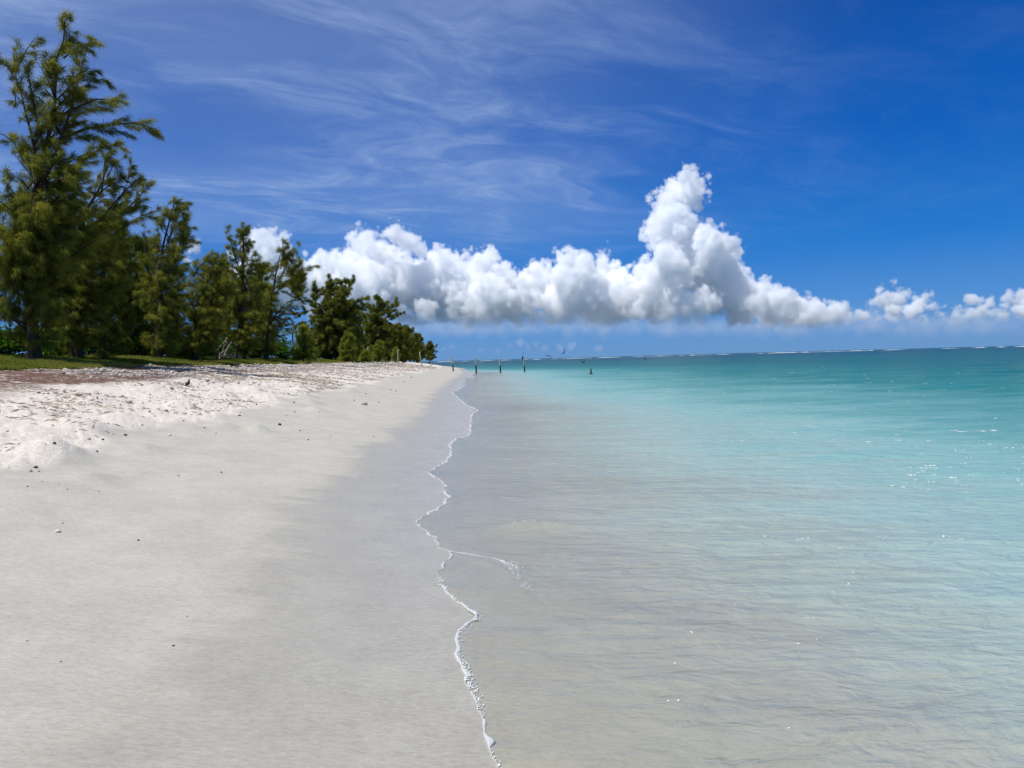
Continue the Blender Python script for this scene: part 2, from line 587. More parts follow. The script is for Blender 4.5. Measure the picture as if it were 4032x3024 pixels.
def build_water():
    ys = list(np.arange(-14, 1.6, 0.4))
    y = 1.6
    while y < 70:
        ys.append(y)
        y += max(0.010, 0.0042 * y)
    while y < 90000:
        ys.append(y)
        y *= 1.028
    ys = np.array(ys)
    us = [0.0, 0.006, 0.014]
    d = 0.012
    while us[-1] < 45:
        us.append(us[-1] + d)
        d = max(d, us[-1] * 0.024)
    while us[-1] < 400000:
        us.append(us[-1] * 1.13)
    us = np.array(us)
    Y, U = np.meshgrid(ys, us, indexing='ij')
    X = edge_x(Y) + U
    G = ground(X, Y)
    film = 0.0035 + 0.006 * sstep(U, 0, 0.06)
    W = water_height(X, Y, U)
    Z = np.maximum(W * np.clip(U / 0.4, 0, 1), np.where(U < 12, G + film, -1))
    Z[:, 0] = G[:, 0] - 0.004
    off = U + np.clip(Y - 95, 0, 4000) * 0.30
    ob = make_mesh('water', np.stack([X, Y, Z], -1).reshape(-1, 3), quads(len(ys), len(us)), water_material(), None, True, {'offshore': off.ravel()})
    tag(ob, 'clear shallow lagoon water turning turquoise towards the reef', 'water', None, 'structure')
    return ob


build_water()


# ------------------------------------------------------------------ foam and surf
def foam_material(name='sea_foam', alpha=1.0):
    m, t, out = material(name)
    pos = t.n('ShaderNodeNewGeometry').outputs['Position']
    c = t.mix(t.noise(pos, 60, 3), (0.60, 0.62, 0.64), (0.80, 0.80, 0.78))
    p = principled(t, out, c, 0.5, 0.3)
    p.inputs['Alpha'].default_value = alpha
    return m


FOAM = foam_material()
FOAM_THIN = foam_material('thin_sea_foam', 0.68)
ICO1, ICO2 = ico(1), ico(2)


def blobs(name, P, RR, mat, base=ICO1, jitter=0.25, seed=1, tint=None):
    """many small lumps in one mesh; P (n,3), RR (n,3)"""
    rg = np.random.default_rng(seed)
    P, RR = np.asarray(P), np.asarray(RR)
    v0, f0 = base
    n, k = len(P), len(v0)
    a = rg.uniform(0, 2 * np.pi, n)
    jit = 1 + rg.uniform(-jitter, jitter, (n, k, 1))
    V = v0[None] * jit * RR[:, None, :]
    ca, sa = np.cos(a)[:, None], np.sin(a)[:, None]
    X = V[..., 0] * ca - V[..., 1] * sa
    Yv = V[..., 0] * sa + V[..., 1] * ca
    V = np.stack([X, Yv, V[..., 2]], -1) + P[:, None, :]
    Fc = f0[None] + (np.arange(n) * k)[:, None, None]
    tn = np.repeat(rg.uniform(0, 1, n) if tint is None else np.asarray(tint), k)
    return make_mesh(name, V.reshape(-1, 3), Fc.reshape(-1, 3), mat, None, True, {'tint': tn})


def build_foam():
    rg = np.random.default_rng(5)
    P, Q = [], []

    def line(pts, dens, spread, size):
        pts = np.asarray(pts)
        seg = np.linalg.norm(np.diff(pts, axis=0), axis=1)
        s = np.concatenate([[0], np.cumsum(seg)])
        pos, i = 0.0, 0
        while pos < s[-1]:
            x = np.interp(pos, s, pts[:, 0])
            y = np.interp(pos, s, pts[:, 1])
            k = float(np.clip(0.62 + 1.5 * fbm(np.array([x * 2.2]), np.array([y * 2.2]), 2, 61)[0], 0.05, 1.3))
            for _ in range(rg.poisson(dens * k * 1.7)):
                r = size * rg.uniform(0.2, 0.6) * (0.5 + 0.5 * k) * (1 + 0.035 * y)
                ox = abs(rg.normal(0, spread * k)) * (1 + 0.02 * y)
                P.append((x + ox, y + rg.normal(0, spread * .6), 0))
                Q.append((r, r, r * 0.55))
            pos += 0.012 * (1 + 0.06 * y)

    yy = np.concatenate([np.arange(1.7, 12, 0.02), np.arange(12, 46, 0.06)])
    line(np.stack([edge_x(yy), yy], 1), 2.6, 0.016, 0.0085)
    fan = [(1786, 2169), (1850, 2178), (1925, 2190), (1985, 2215)]
    line([on_level(u, v, .01)[:2] for u, v in fan], 2.4, 0.014, 0.011)
    fan = [(1985, 2215), (2005, 2245), (2030, 2285), (2070, 2318), (2140, 2345)]
    line([on_level(u, v, .01)[:2] for u, v in fan], 2.2, 0.05, 0.009)
    line([on_level(u, v, .01)[:2] for u, v in [(1790, 2090), (1920, 2092), (2010, 2082), (2130, 2072)]], 1.6, 0.06, 0.009)
    def ribbon(pts, wid, k0, seedn):
        pts = np.asarray(pts, float)
        seg = np.linalg.norm(np.diff(pts, axis=0), axis=1)
        sl_ = np.concatenate([[0], np.cumsum(seg)])
        st, q = [0.0], 0.0
        while q < sl_[-1]:
            q += 0.010 * (1 + 0.05 * np.interp(q, sl_, pts[:, 1]))
            st.append(min(q, sl_[-1]))
        st = np.array(st)
        x, y = np.interp(st, sl_, pts[:, 0]), np.interp(st, sl_, pts[:, 1])
        tx, ty = np.gradient(x), np.gradient(y)
        ln = np.hypot(tx, ty) + 1e-9
        nx, ny = ty / ln, -tx / ln
        sg = np.where(nx < 0, -1, 1)
        wv = wid * (1 + .03 * y) * np.clip(k0 + 1.5 * fbm(st * 1.7, st * 0 + seedn, 3, 62) + 1.5 * fbm(st * 11, st * 0 + seedn, 2, 63), 0.05, 1.6)
        cols = np.array([-.12, .0, .2, .45, .72, .9, 1.0])
        hts = np.array([0, .75, 1.0, .9, .7, .4, 0])
        V = []
        for c_, h_ in zip(cols, hts):
            ox = wv * c_ * (1 + .35 * fbm(st * 14, st * 0 + c_ * 9 + seedn, 2, 64))
            X_, Y_ = x + nx * sg * ox, y + ny * sg * ox * .6
            u_ = X_ - edge_x(Y_)
            zz_ = np.maximum(water_height(X_, Y_, np.maximum(u_, 0)) * np.clip(u_ / .4, 0, 1), ground(X_, Y_) + .003)
            V.append(np.stack([X_, Y_, zz_ + h_ * np.minimum(.007, wv * .3) * (1 + .6 * fbm(X_ * 90, Y_ * 90, 2, 65)) - (.004 if h_ == 0 else 0)], -1))
        V = np.stack(V, 1)
        RV.append(V.reshape(-1, 3))
        RF.append(quads(len(st), len(cols)) + sum(len(a_) for a_ in RV[:-1]))
    RV, RF = [], []
    ribbon(np.stack([edge_x(yy), yy], 1), 0.022, .42, 1.0)
    ribbon([on_level(u, v, .01)[:2] for u, v in [(1786, 2169), (1850, 2178), (1925, 2190), (1985, 2215)]], 0.016, .7, 2.0)
    ob = make_mesh('swash_foam', np.concatenate(RV), np.concatenate(RF), FOAM_THIN, None, True)
    tag(ob, 'continuous soft white foam edge of the spent wave on the sand', 'foam', None, 'stuff')
    P, Q = np.array(P), np.array(Q)
    u = P[:, 0] - edge_x(P[:, 1])
    g = ground(P[:, 0], P[:, 1])
    P[:, 2] = np.maximum(water_height(P[:, 0], P[:, 1], np.maximum(u, 0)) * np.clip(u / .4, 0, 1), g + 0.004) + Q[:, 2] * 0.3
    tag(blobs('foam', P, Q, FOAM, ICO1, 0.15, 3), 'thin line of white foam bubbles along the water edge', 'foam', None, 'stuff')
    # loose flecks drifting on the lagoon
    P, Q = [], []
    def patch(n, u0, u1, v0, v1, s):
        for _ in range(n):
            p = on_level(rg.uniform(u0, u1), rg.uniform(v0, v1), 0.0)
            k = s * rg.lognormal(0, .5)
            ang = rg.uniform(-.4, .4)
            for q in range(rg.integers(1, 4)):
                P.append((p.x + rg.normal(0, k * 1.6), p.y + rg.normal(0, k * .6), 0))
                Q.append((k * rg.uniform(.5, 1.3), k * rg.uniform(.3, .8), 0.004))
    patch(60, 3500, 4100, 1720, 1940, 0.020)
    patch(30, 2900, 4060, 1560, 1750, 0.024)
    patch(18, 2900, 4100, 2000, 2420, 0.008)
    patch(10, 2500, 4100, 2300, 2900, 0.005)
    patch(30, 2500, 4100, 1440, 1560, 0.08)
    patch(14, 1900, 2500, 1480, 1700, 0.05)
    P, Q = np.array(P), np.array(Q)
    P[:, 2] = water_height(P[:, 0], P[:, 1], np.maximum(P[:, 0] - edge_x(P[:, 1]), 0)) + 0.002
    tag(blobs('foam_flecks', P, Q, FOAM, ICO1, 0.3, 4), 'small white foam flecks drifting on the turquoise water', 'foam', None, 'stuff')
    # surf on the outer reef
    P, Q = [], []
    x = -130.0
    while x < 1150:
        yv = 1330 - 0.22 * x + 25 * math.sin(x * .013)
        L = rg.uniform(6, 55)
        if rg.random() < 0.9:
            hh = rg.uniform(0.35, 1.0) * (1.0 + 0.35 * max(0, x) / 1000)
            n = int(L / 1.6) + 2
            for q in range(n):
                f = math.sin(math.pi * (q + .5) / n) ** .5
                P.append((x + L * q / n, yv + rg.normal(0, 2.5), -0.1))
                Q.append((rg.uniform(1.2, 3.0), rg.uniform(2, 5), max(.3, hh * f * rg.uniform(.75, 1.1))))
        x += L + rg.exponential(5)
    tag(blobs('surf', P, Q, FOAM, ICO1, 0.2, 6), 'white surf breaking on the outer reef along the horizon', 'surf', None, 'stuff')


build_foam()


# ------------------------------------------------------------------ trees
def foliage_material(name, c_dark, c_mid, c_light, trans=0.42):
    m, t, out = material(name)
    a = t.attr('tint')
    col = t.ramp(a, [(0.0, c_dark), (0.5, c_mid), (1.0, c_light)])
    df = t.n('ShaderNodeBsdfDiffuse')
    t.put(df.inputs[0], col)
    tl = t.n('ShaderNodeBsdfTranslucent')
    t.put(tl.inputs[0], t.mix(1.0, col, (1.15, 1.1, 0.5), 'MULTIPLY'))
    mx = t.n('ShaderNodeMixShader')
    mx.inputs[0].default_value = trans
    t.put(mx.inputs[1], df.outputs[0])
    t.put(mx.inputs[2], tl.outputs[0])
    t.put(out.inputs[0], mx.outputs[0])
    return m


NEEDLE = foliage_material('casuarina_needles', (0.070, 0.098, 0.024), (0.185, 0.210, 0.042), (0.325, 0.318, 0.064))
NEEDLE_FAR = foliage_material('far_casuarina_needles', (0.080, 0.110, 0.026), (0.170, 0.190, 0.040), (0.280, 0.270, 0.060))
NEEDLE_YOUNG = foliage_material('young_casuarina_needles', (0.120, 0.165, 0.034), (0.215, 0.265, 0.050), (0.320, 0.340, 0.070))
LEAF = foliage_material('broad_leaves', (0.035, 0.095, 0.014), (0.070, 0.165, 0.020), (0.110, 0.230, 0.030), 0.4)
PALM = foliage_material('palm_fronds', (0.05, 0.08, 0.02), (0.09, 0.12, 0.03), (0.14, 0.16, 0.05))
GRASS = foliage_material('turf_grass', (0.100, 0.140, 0.026), (0.170, 0.215, 0.036), (0.290, 0.270, 0.095), 0.35)


def bark_material(name, a, b):
    m, t, out = material(name)
    pos = t.n('ShaderNodeTexCoord').outputs['Object']
    n = t.noise(t.vm('MULTIPLY', pos, (8, 8, 1.6)), 3.0, 5, 0.65)
    principled(t, out, t.mix(n, a, b), 0.9, 0.15, t.bump(n, 0.03))
    return m


BARK = bark_material('casuarina_bark', (0.030, 0.024, 0.019), (0.085, 0.068, 0.052))


def strands(rg, P, D, L, W, bend, tint):
    """thin two-piece needle ribbons: P start, D unit direction, L length, W width"""
    n = len(P)
    side = np.cross(D, rg.normal(0, 1, (n, 3)))
    side /= np.linalg.norm(side, axis=1)[:, None] + 1e-9
    mid = P + D * (L * 0.55)[:, None]
    D2 = D + bend
    D2 /= np.linalg.norm(D2, axis=1)[:, None]
    tip = mid + D2 * (L * 0.45)[:, None]
    w = (W * 0.5)[:, None]
    V = np.stack([P - side * w * .7, P + side * w * .7, mid + side * w, mid - side * w, tip], 1)
    i = (np.arange(n) * 5)[:, None]
    Fc = np.concatenate([i + np.array([[0, 1, 2]]), i + np.array([[0, 2, 3]]), i + np.array([[3, 2, 4]])])
    return V.reshape(-1, 3), Fc, np.repeat(tint, 5)


def bez(a, b, c, n):
    t = np.linspace(0, 1, n)[:, None]
    return (1 - t) ** 2 * a + 2 * t * (1 - t) * b + t * t * c


def casuarina(label, Y, trunk, env, limbs=30, per=1.0, seed=1, rbase=0.16, extra=(), stems=(), needle=NEEDLE, width=0.0125, length=0.29,
              droop=0.36, wind=0.42, depth=0.8, group='casuarina trees along the beach', name='casuarina_tree', cat='tree', rise=0.55, gap=0.25, sub=1.0, tint0=0.0):
    """trunk / env / extra are measured on the photograph and put at the tree's own distance Y (metres)"""
    rg = np.random.default_rng(seed)
    tp = np.array([at(u, v, Y)[:] for u, v in trunk])
    gzb = gz(tp[0, 0], tp[0, 1])
    base = np.array([tp[0, 0], tp[0, 1], gzb])
    tp[0, 2] = gzb - 0.15
    root = empty(name, base)
    tag(root, label, cat, group)
    px = Y / F
    tb = Build()
    # smooth the trunk a little and give it wobble in depth
    ss = np.concatenate([[0], np.cumsum(np.linalg.norm(np.diff(tp, axis=0), axis=1))])
    sq = np.linspace(0, ss[-1], max(8, int(ss[-1] / 0.35)))
    TP = np.stack([np.interp(sq, ss, tp[:, k]) for k in range(3)], 1)
    TP[:, 1] += 0.05 * ss[-1] * np.interp(np.linspace(0, 1, len(sq)), np.linspace(0, 1, 5), np.concatenate([[0], rg.normal(0, .35, 4)]))
    TP[:, 0] += 0.012 * ss[-1] * fbm(sq * 0.8, sq * 0 + seed, 2, seed) * np.minimum(1, sq)
    rad = rbase * (1 - 0.93 * (sq / ss[-1]) ** 0.8) + rbase * 0.5 * np.exp(-sq / 0.35)
    rad = np.maximum(rad, 0.012)
    tb.tube(TP - base, rad, 9)
    ev = np.array(env, float)
    ev = ev[np.argsort(ev[:, 0])]
    zc = np.array([at(2016, v, Y).z for v in ev[:, 0]])     # only used for ordering; real heights below
    FV, FF, FT, nf = [], [], [], 0
    stemlist = [TP]
    for st in stems:
        q = np.array([at(u, v, Y)[:] for u, v in st['px']])
        q[:, 1] += st.get('dy', 0.0) * np.linspace(0.0, 1.0, len(q))
        if st.get('ground', False):
            q[0, 2] = gz(q[0, 0], q[0, 1]) - 0.15
        s2 = np.concatenate([[0], np.cumsum(np.linalg.norm(np.diff(q, axis=0), axis=1))])
        s3 = np.linspace(0, s2[-1], max(6, int(s2[-1] / 0.35)))
        Q = np.stack([np.interp(s3, s2, q[:, k]) for k in range(3)], 1)
        Q[:, 0] += 0.02 * s2[-1] * fbm(s3 * 0.9, s3 * 0 + seed + 7, 2, seed + 3) * np.minimum(1, s3)
        r0 = st.get('r', rbase * 0.6)
        tb.tube(Q - base, np.maximum(r0 * (1 - 0.9 * s3 / s2[-1]), 0.012), 7)
        stemlist.append(Q)

    def leafy(curve, r0, dens):
        """side twigs and needle tufts along a limb curve"""
        nonlocal nf
        n = len(curve)
        tb.tube(curve - base, np.linspace(r0, max(0.006, r0 * .22), n), 5)
        seg = np.linalg.norm(np.diff(curve, axis=0), axis=1)
        s = np.concatenate([[0], np.cumsum(seg)])
        Lm = s[-1]
        m = max(3, int(Lm / 0.29 * sub))
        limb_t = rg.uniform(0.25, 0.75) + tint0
        for k in range(m):
            f = 0.16 + 0.84 * (k + rg.random()) / m
            p = np.array([np.interp(f * Lm, s, curve[:, c]) for c in range(3)])
            p2 = np.array([np.interp(min(1, f + .05) * Lm, s, curve[:, c]) for c in range(3)])
            p1 = np.array([np.interp(max(0, min(1, f + .05) - .06) * Lm, s, curve[:, c]) for c in range(3)])
            d = p2 - p1
            d /= np.linalg.norm(d) + 1e-9
            sd = rg.normal(0, 1, 3)
            sd -= d * sd.dot(d)
            sd /= np.linalg.norm(sd) + 1e-9
            tl = min(1.1, 0.22 + 0.30 * Lm * (1.05 - f)) * rg.uniform(.6, 1.25)
            dirn_ = d * rg.uniform(.45, .9) + sd * rg.uniform(.35, .9) + np.array([wind * .5, 0, rg.uniform(-.10, .52)])
            dirn_ /= np.linalg.norm(dirn_)
            end = p + dirn_ * tl + np.array([0, 0, -0.12 * tl])
            nst = rg.poisson(dens * (38 + 155 * tl) * per)
            clump_t = limb_t + rg.normal(0, .16)
            if nst == 0:
                continue
            g = rg.uniform(0.05, 1.0, nst) ** 0.8
            SP = p + (end - p) * g[:, None] + rg.normal(0, 0.02 + 0.022 * tl, (nst, 3))
            SD = dirn_ * .75 + rg.normal(0, .42, (nst, 3)) + np.array([wind * .55, 0, -droop])
            SD /= np.linalg.norm(SD, axis=1)[:, None]
            LL = length * rg.uniform(.55, 1.25, nst)
            WW = width * rg.uniform(.6, 1.3, nst)
            tt = np.clip(clump_t + 0.22 * (g - .5) + rg.normal(0, .14, nst), 0, 1)
            v, fc, ti = strands(rg, SP - base, SD, LL, WW, np.array([wind * .25, 0, -droop * .9]), tt)
            FV.append(v)
            FF.append(fc + nf)
            FT.append(ti)
            nf += len(v)

    vtop, vbot = ev[0, 0], ev[-1, 0]
    limbs = int(limbs * 1.65)
    for i in range(limbs):
        f = (i + rg.random()) / limbs
        v = vtop + (vbot - vtop) * f ** 0.92
        uL, uR = np.interp(v, ev[:, 0], ev[:, 1]), np.interp(v, ev[:, 0], ev[:, 2])
        # nearest stem at this height
        stm = stemlist[rg.integers(0, len(stemlist))] if rg.random() < 0.65 and len(stemlist) > 1 else TP
        zt = at(0.5 * (uL + uR), v, Y).z
        zs = np.clip(zt, stm[:, 2].min(), stm[:, 2].max())
        ix = int(np.argmin(abs(stm[:, 2] - zs)))
        ax = stm[ix, 0]
        xL, xR = at(uL, v, Y).x, at(uR, v, Y).x
        ph = rg.uniform(0, 2 * np.pi)
        cs, sn = math.cos(ph), math.sin(ph)
        reach = (xR - ax) if cs > 0 else (ax - xL)
        reach = max(reach, 0.12)
        wid = 0.5 * (xR - xL)
        k = rg.uniform(1 - gap * 1.6, 1.0)
        tip = np.array([ax + cs * reach * k, stm[ix, 1] + sn * wid * depth * k, zt + rg.normal(0, .12)])
        run = math.hypot(tip[0] - ax, tip[1] - stm[ix, 1])
        zstart = max(base[2] + 0.35, tip[2] - rise * run - 0.1)
        i0 = int(np.argmin(abs(stm[:, 2] - zstart)))
        a = stm[i0]
        ctl = (a + tip) * .5 + np.array([0, 0, 0.16 * run + .05]) + rg.normal(0, .05 * run, 3)
        leafy(bez(a, ctl, tip, 9), 0.010 + 0.018 * min(run, 3), 1.0)
    for e in extra:
        q = np.array([at(u, v, Y)[:] for u, v in e])
        q[:, 1] += rg.uniform(-.8, .8) * np.linspace(0, 1, len(q))
        s2 = np.concatenate([[0], np.cumsum(np.linalg.norm(np.diff(q, axis=0), axis=1))])
        s3 = np.linspace(0, s2[-1], 10)
        leafy(np.stack([np.interp(s3, s2, q[:, c]) for c in range(3)], 1), 0.012 + 0.014 * s2[-1], 1.35)
    tb.obj('trunk', BARK, root, True)
    make_mesh('crown', np.concatenate(FV), np.concatenate(FF), needle, root, False, {'tint': np.concatenate(FT)})
    return root, nf


TREES = []


def T(*a, **k):
    TREES.append((a[0][:40], casuarina(*a, **k)[1]))


# the tall tree at the left edge
T('tallest casuarina at the left edge with a straight dark trunk and windswept top', 29,
  [(135, 1412), (128, 1150), (122, 900), (140, 700), (165, 520), (205, 330), (240, 180), (256, 85)],
  [(85, 250, 266), (150, 212, 330), (235, 150, 372), (300, 60, 372), (360, 45, 360), (420, 70, 350), (500, 95, 330), (600, 40, 350), (700, -60, 420), (800, -120, 440), (930, -140, 420), (1060, -100, 330), (1180, -80, 280), (1330, -80, 240)],
  limbs=94, per=.95, seed=11, rbase=.23, sub=1.15, gap=.3, rise=.8, wind=.42,
  stems=[dict(px=[(150, 700), (120, 520), (85, 380), (60, 290)], r=.07), dict(px=[(150, 760), (235, 560), (310, 330), (352, 160)], r=.08)],
  extra=[[(190, 480), (300, 430), (400, 395), (500, 408)], [(200, 560), (340, 500), (460, 480), (540, 468), (592, 512)], [(230, 720), (340, 640), (430, 590), (512, 592)],
         [(100, 640), (60, 560), (20, 530), (-30, 545)], [(60, 420), (48, 350), (45, 330)], [(260, 300), (320, 290), (385, 292)], [(250, 230), (310, 165), (372, 160)],
         [(150, 500), (110, 300), (105, 245)], [(128, 1180), (70, 1090), (0, 1040), (-80, 1030)], [(128, 1290), (60, 1260), (-20, 1200)], [(130, 1180), (190, 1130), (250, 1140)]])
T('broad casuarina with wispy upswept right branches, second tree from the left edge', 33,
  [(300, 1412), (295, 1250), (290, 1090), (300, 950), (340, 820), (390, 720), (420, 650)],
  [(640, 400, 470), (700, 330, 520), (760, 270, 560), (840, 230, 600), (930, 200, 600), (1020, 190, 560), (1110, 190, 500), (1200, 195, 470), (1300, 200, 450), (1385, 220, 420)],
  limbs=60, per=.95, seed=12, rbase=.27, rise=.7,
  stems=[dict(px=[(292, 1120), (265, 1080), (225, 1000), (205, 900)], r=.10), dict(px=[(300, 1000), (400, 900), (470, 780), (500, 720)], r=.09)],
  extra=[[(400, 860), (470, 780), (520, 735), (566, 696)], [(430, 900), (520, 810), (570, 765), (618, 735)], [(440, 930), (540, 850), (612, 822)], [(420, 700), (455, 640), (490, 628)], [(300, 1180), (240, 1170), (190, 1190)],
         [(400, 760), (430, 620), (470, 600)]])
T('slim dark casuarina wrapped in shade between the two broad leftmost trees', 35,
  [(405, 1410), (402, 1250), (405, 1100), (420, 980), (430, 880)],
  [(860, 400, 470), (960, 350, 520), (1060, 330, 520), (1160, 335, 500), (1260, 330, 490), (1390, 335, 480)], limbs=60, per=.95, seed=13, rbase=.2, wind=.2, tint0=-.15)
T('casuarina with bare forked trunk and a drooping top leaning right', 41,
  [(618, 1410), (625, 1270), (632, 1140), (630, 1060), (655, 960), (680, 860), (700, 790)],
  [(785, 690, 722), (830, 640, 740), (880, 600, 745), (950, 585, 735), (1020, 560, 745), (1100, 540, 740), (1170, 540, 730), (1260, 540, 715), (1390, 560, 700)],
  limbs=56, per=.9, seed=14, rbase=.2, gap=.4,
  stems=[dict(px=[(632, 1150), (600, 1110), (575, 1050), (570, 960)], r=.08), dict(px=[(640, 1110), (690, 1060), (720, 1000)], r=.06)],
  extra=[[(660, 960), (690, 850), (702, 782), (716, 800)], [(670, 950), (710, 900), (735, 890)], [(680, 1010), (730, 965), (780, 955)], [(650, 1140), (720, 1125), (780, 1120)], [(660, 930), (640, 860), (665, 800)], [(690, 1040), (720, 1010), (738, 985)]])
T('leaning casuarina with a diagonal trunk and a low rounded crown', 46,
  [(768, 1408), (768, 1290), (790, 1245), (826, 1200), (850, 1130), (855, 1060)],
  [(1010, 770, 860), (1050, 730, 900), (1110, 715, 930), (1180, 710, 930), (1260, 705, 920), (1392, 715, 900)], limbs=64, per=.95, seed=15, rbase=.19,
  stems=[dict(px=[(768, 1290), (760, 1180), (765, 1080)], r=.08)], extra=[[(780, 1080), (745, 1030), (722, 1030)]])
T('dense casuarina with a thick dark trunk and a thin spire against white cloud', 54,
  [(950, 1410), (952, 1280), (948, 1150), (950, 1040), (958, 960), (963, 890)],
  [(888, 957, 968), (925, 905, 975), (960, 890, 990), (1000, 860, 1010), (1040, 850, 1040), (1100, 840, 1050), (1180, 840, 1060), (1260, 840, 1060), (1392, 850, 1040)],
  limbs=70, per=1.0, seed=16, rbase=.34, needle=NEEDLE, wind=.2,
  stems=[dict(px=[(950, 1080), (920, 1000), (906, 925)], r=.07)],
  extra=[[(958, 980), (962, 920), (964, 886)], [(925, 1000), (912, 950), (905, 928)], [(985, 1080), (1010, 1020), (1022, 1002)], [(975, 1020), (980, 965), (990, 950)], [(1000, 1090), (1040, 1050), (1056, 1040)]])
T('casuarina with a long bough reaching right towards the open sky', 60,
  [(1047, 1410), (1050, 1320), (1060, 1220), (1080, 1120), (1100, 1030), (1118, 960)],
  [(950, 1112, 1128), (990, 1095, 1145), (1040, 1070, 1160), (1080, 1030, 1180), (1140, 1010, 1190), (1200, 1005, 1190), (1280, 1000, 1160), (1390, 1010, 1120)],
  limbs=56, per=.85, seed=17, rbase=.2, gap=.35,
  stems=[dict(px=[(1052, 1310), (1085, 1240), (1130, 1190), (1180, 1180)], r=.08)],
  extra=[[(1110, 1120), (1170, 1080), (1205, 1060), (1238, 1038)], [(1105, 1060), (1118, 990), (1122, 948)], [(1120, 1060), (1140, 1000), (1148, 990)], [(1130, 1190), (1180, 1178), (1225, 1190)], [(1110, 1150), (1160, 1160), (1192, 1172)], [(1120, 1130), (1165, 1120), (1190, 1125)], [(1080, 1250), (1120, 1290), (1150, 1300)]])
T('dark full casuarina standing apart beyond the leaning row', 86,
  [(1293, 1408), (1295, 1330), (1305, 1240), (1330, 1170), (1360, 1120), (1384, 1096)],
  [(1094, 1376, 1392), (1115, 1290, 1400), (1150, 1255, 1420), (1190, 1225, 1440), (1240, 1205, 1455), (1290, 1195, 1450), (1350, 1195, 1450), (1402, 1205, 1440)],
  limbs=90, per=1.0, seed=18, rbase=.38, needle=NEEDLE_FAR, width=.034, length=.42, wind=.12, sub=.8,
  stems=[dict(px=[(1300, 1300), (1292, 1180), (1298, 1104)], r=.12), dict(px=[(1300, 1300), (1250, 1220), (1240, 1165)], r=.12)],
  extra=[[(1298, 1160), (1298, 1115), (1302, 1100)], [(1370, 1140), (1384, 1100), (1388, 1092)], [(1410, 1190), (1440, 1172), (1456, 1166)], [(1240, 1220), (1180, 1230), (1160, 1235)], [(1260, 1170), (1250, 1140), (1262, 1135)], [(1230, 1260), (1180, 1275), (1165, 1290)]])
T('casuarina with two feathery arms raised above the far grove', 108,
  [(1470, 1412), (1472, 1340), (1478, 1260), (1484, 1200), (1486, 1172)],
  [(1170, 1480, 1492), (1200, 1460, 1510), (1240, 1440, 1530), (1290, 1430, 1545), (1350, 1425, 1550), (1406, 1430, 1540)],
  limbs=74, per=1.0, seed=19, rbase=.3, needle=NEEDLE_FAR, width=.04, length=.45, sub=.7, wind=.25,
  stems=[dict(px=[(1474, 1330), (1510, 1270), (1535, 1215), (1552, 1195)], r=.1)],
  extra=[[(1510, 1270), (1545, 1215), (1562, 1197)], [(1520, 1270), (1560, 1235), (1586, 1230)], [(1484, 1220), (1510, 1190), (1522, 1182)], [(1478, 1230), (1455, 1205), (1450, 1200)]])
T('rounded casuarina in the far grove behind the third post', 135,
  [(1530, 1414), (1532, 1350), (1540, 1300)], [(1272, 1530, 1575), (1300, 1500, 1610), (1340, 1490, 1630), (1408, 1490, 1625)], limbs=80, per=1.1, seed=20, rbase=.3, needle=NEEDLE_FAR, width=.05, length=.5, sub=.6)
T('far casuarina with a smooth domed crown stepping down to the point', 165,
  [(1595, 1416), (1598, 1360), (1604, 1300)], [(1284, 1585, 1615), (1310, 1560, 1640), (1350, 1550, 1660), (1410, 1550, 1655)], limbs=80, per=1.1, seed=21, rbase=.3, needle=NEEDLE_FAR, width=.06, length=.55, sub=.5)
T('small dark casuarina beside the last tree on the point', 190,
  [(1642, 1418), (1644, 1370), (1646, 1330)], [(1318, 1635, 1652), (1345, 1612, 1668), (1380, 1608, 1680), (1414, 1608, 1680)], limbs=60, per=1.0, seed=22, rbase=.25, needle=NEEDLE_FAR, width=.07, length=.6, sub=.4)
T('last casuarina on the point with spiky arms over the sea', 222,
  [(1689, 1420), (1690, 1385), (1692, 1350)], [(1348, 1685, 1698), (1370, 1668, 1708), (1395, 1662, 1712), (1412, 1668, 1705)], limbs=34, per=.9, seed=23, rbase=.2, needle=NEEDLE_FAR, width=.08, length=.6, sub=.35, gap=.4,
  extra=[[(1690, 1370), (1708, 1362), (1720, 1360)], [(1690, 1390), (1706, 1386), (1716, 1386)], [(1690, 1370), (1689, 1352), (1690, 1344)], [(1690, 1404), (1704, 1404), (1712, 1406)]])
# trees standing deeper in the grove
for i, (lab, Y, u, vt, hw, sd) in enumerate([
        ('casuarina filling the gap behind the bare forked trunk', 50, 665, 985, 95, 37),
        ('casuarina filling the gap left of the thick dark trunk', 58, 845, 1005, 85, 38),
        ('casuarina filling the gap right of the thick dark trunk', 64, 1020, 1035, 75, 39),
        ('casuarina behind the slim dark tree, its top above the leaning trunk', 47, 575, 935, 85, 40),
        ('casuarina behind the wispy upswept branches of the second tree', 42, 430, 800, 100, 47),
        ('shaded casuarina deep in the grove behind the two leftmost trees', 39, 195, 900, 130, 31),
        ('shaded casuarina deep in the grove behind the slim dark tree', 44, 500, 930, 120, 32),
        ('shaded casuarina deep in the grove behind the leaning trunk', 60, 855, 1060, 110, 34),
        ('shaded casuarina deep in the grove behind the thick dark trunk', 70, 1010, 1100, 80, 35),
        ('shaded casuarina behind the two feathery arms of the far grove', 128, 1425, 1230, 70, 36)]):
    far = Y > 75
    T(lab, Y, [(u, 1410), (u + 4, 1250), (u + 12, (vt + 1250) // 2), (u + 18, vt)],
      [(vt, u, u + 35), (vt + 60, u - hw * .6, u + hw * .7), (vt + 150, u - hw, u + hw), (1280, u - hw, u + hw), (1395, u - hw * .9, u + hw * .9)],
      limbs=52, per=.72, seed=sd, rbase=.22, needle=NEEDLE_FAR, width=.026 if not far else .05, length=.4, sub=.75, tint0=-.15, group='casuarinas deep in the grove')
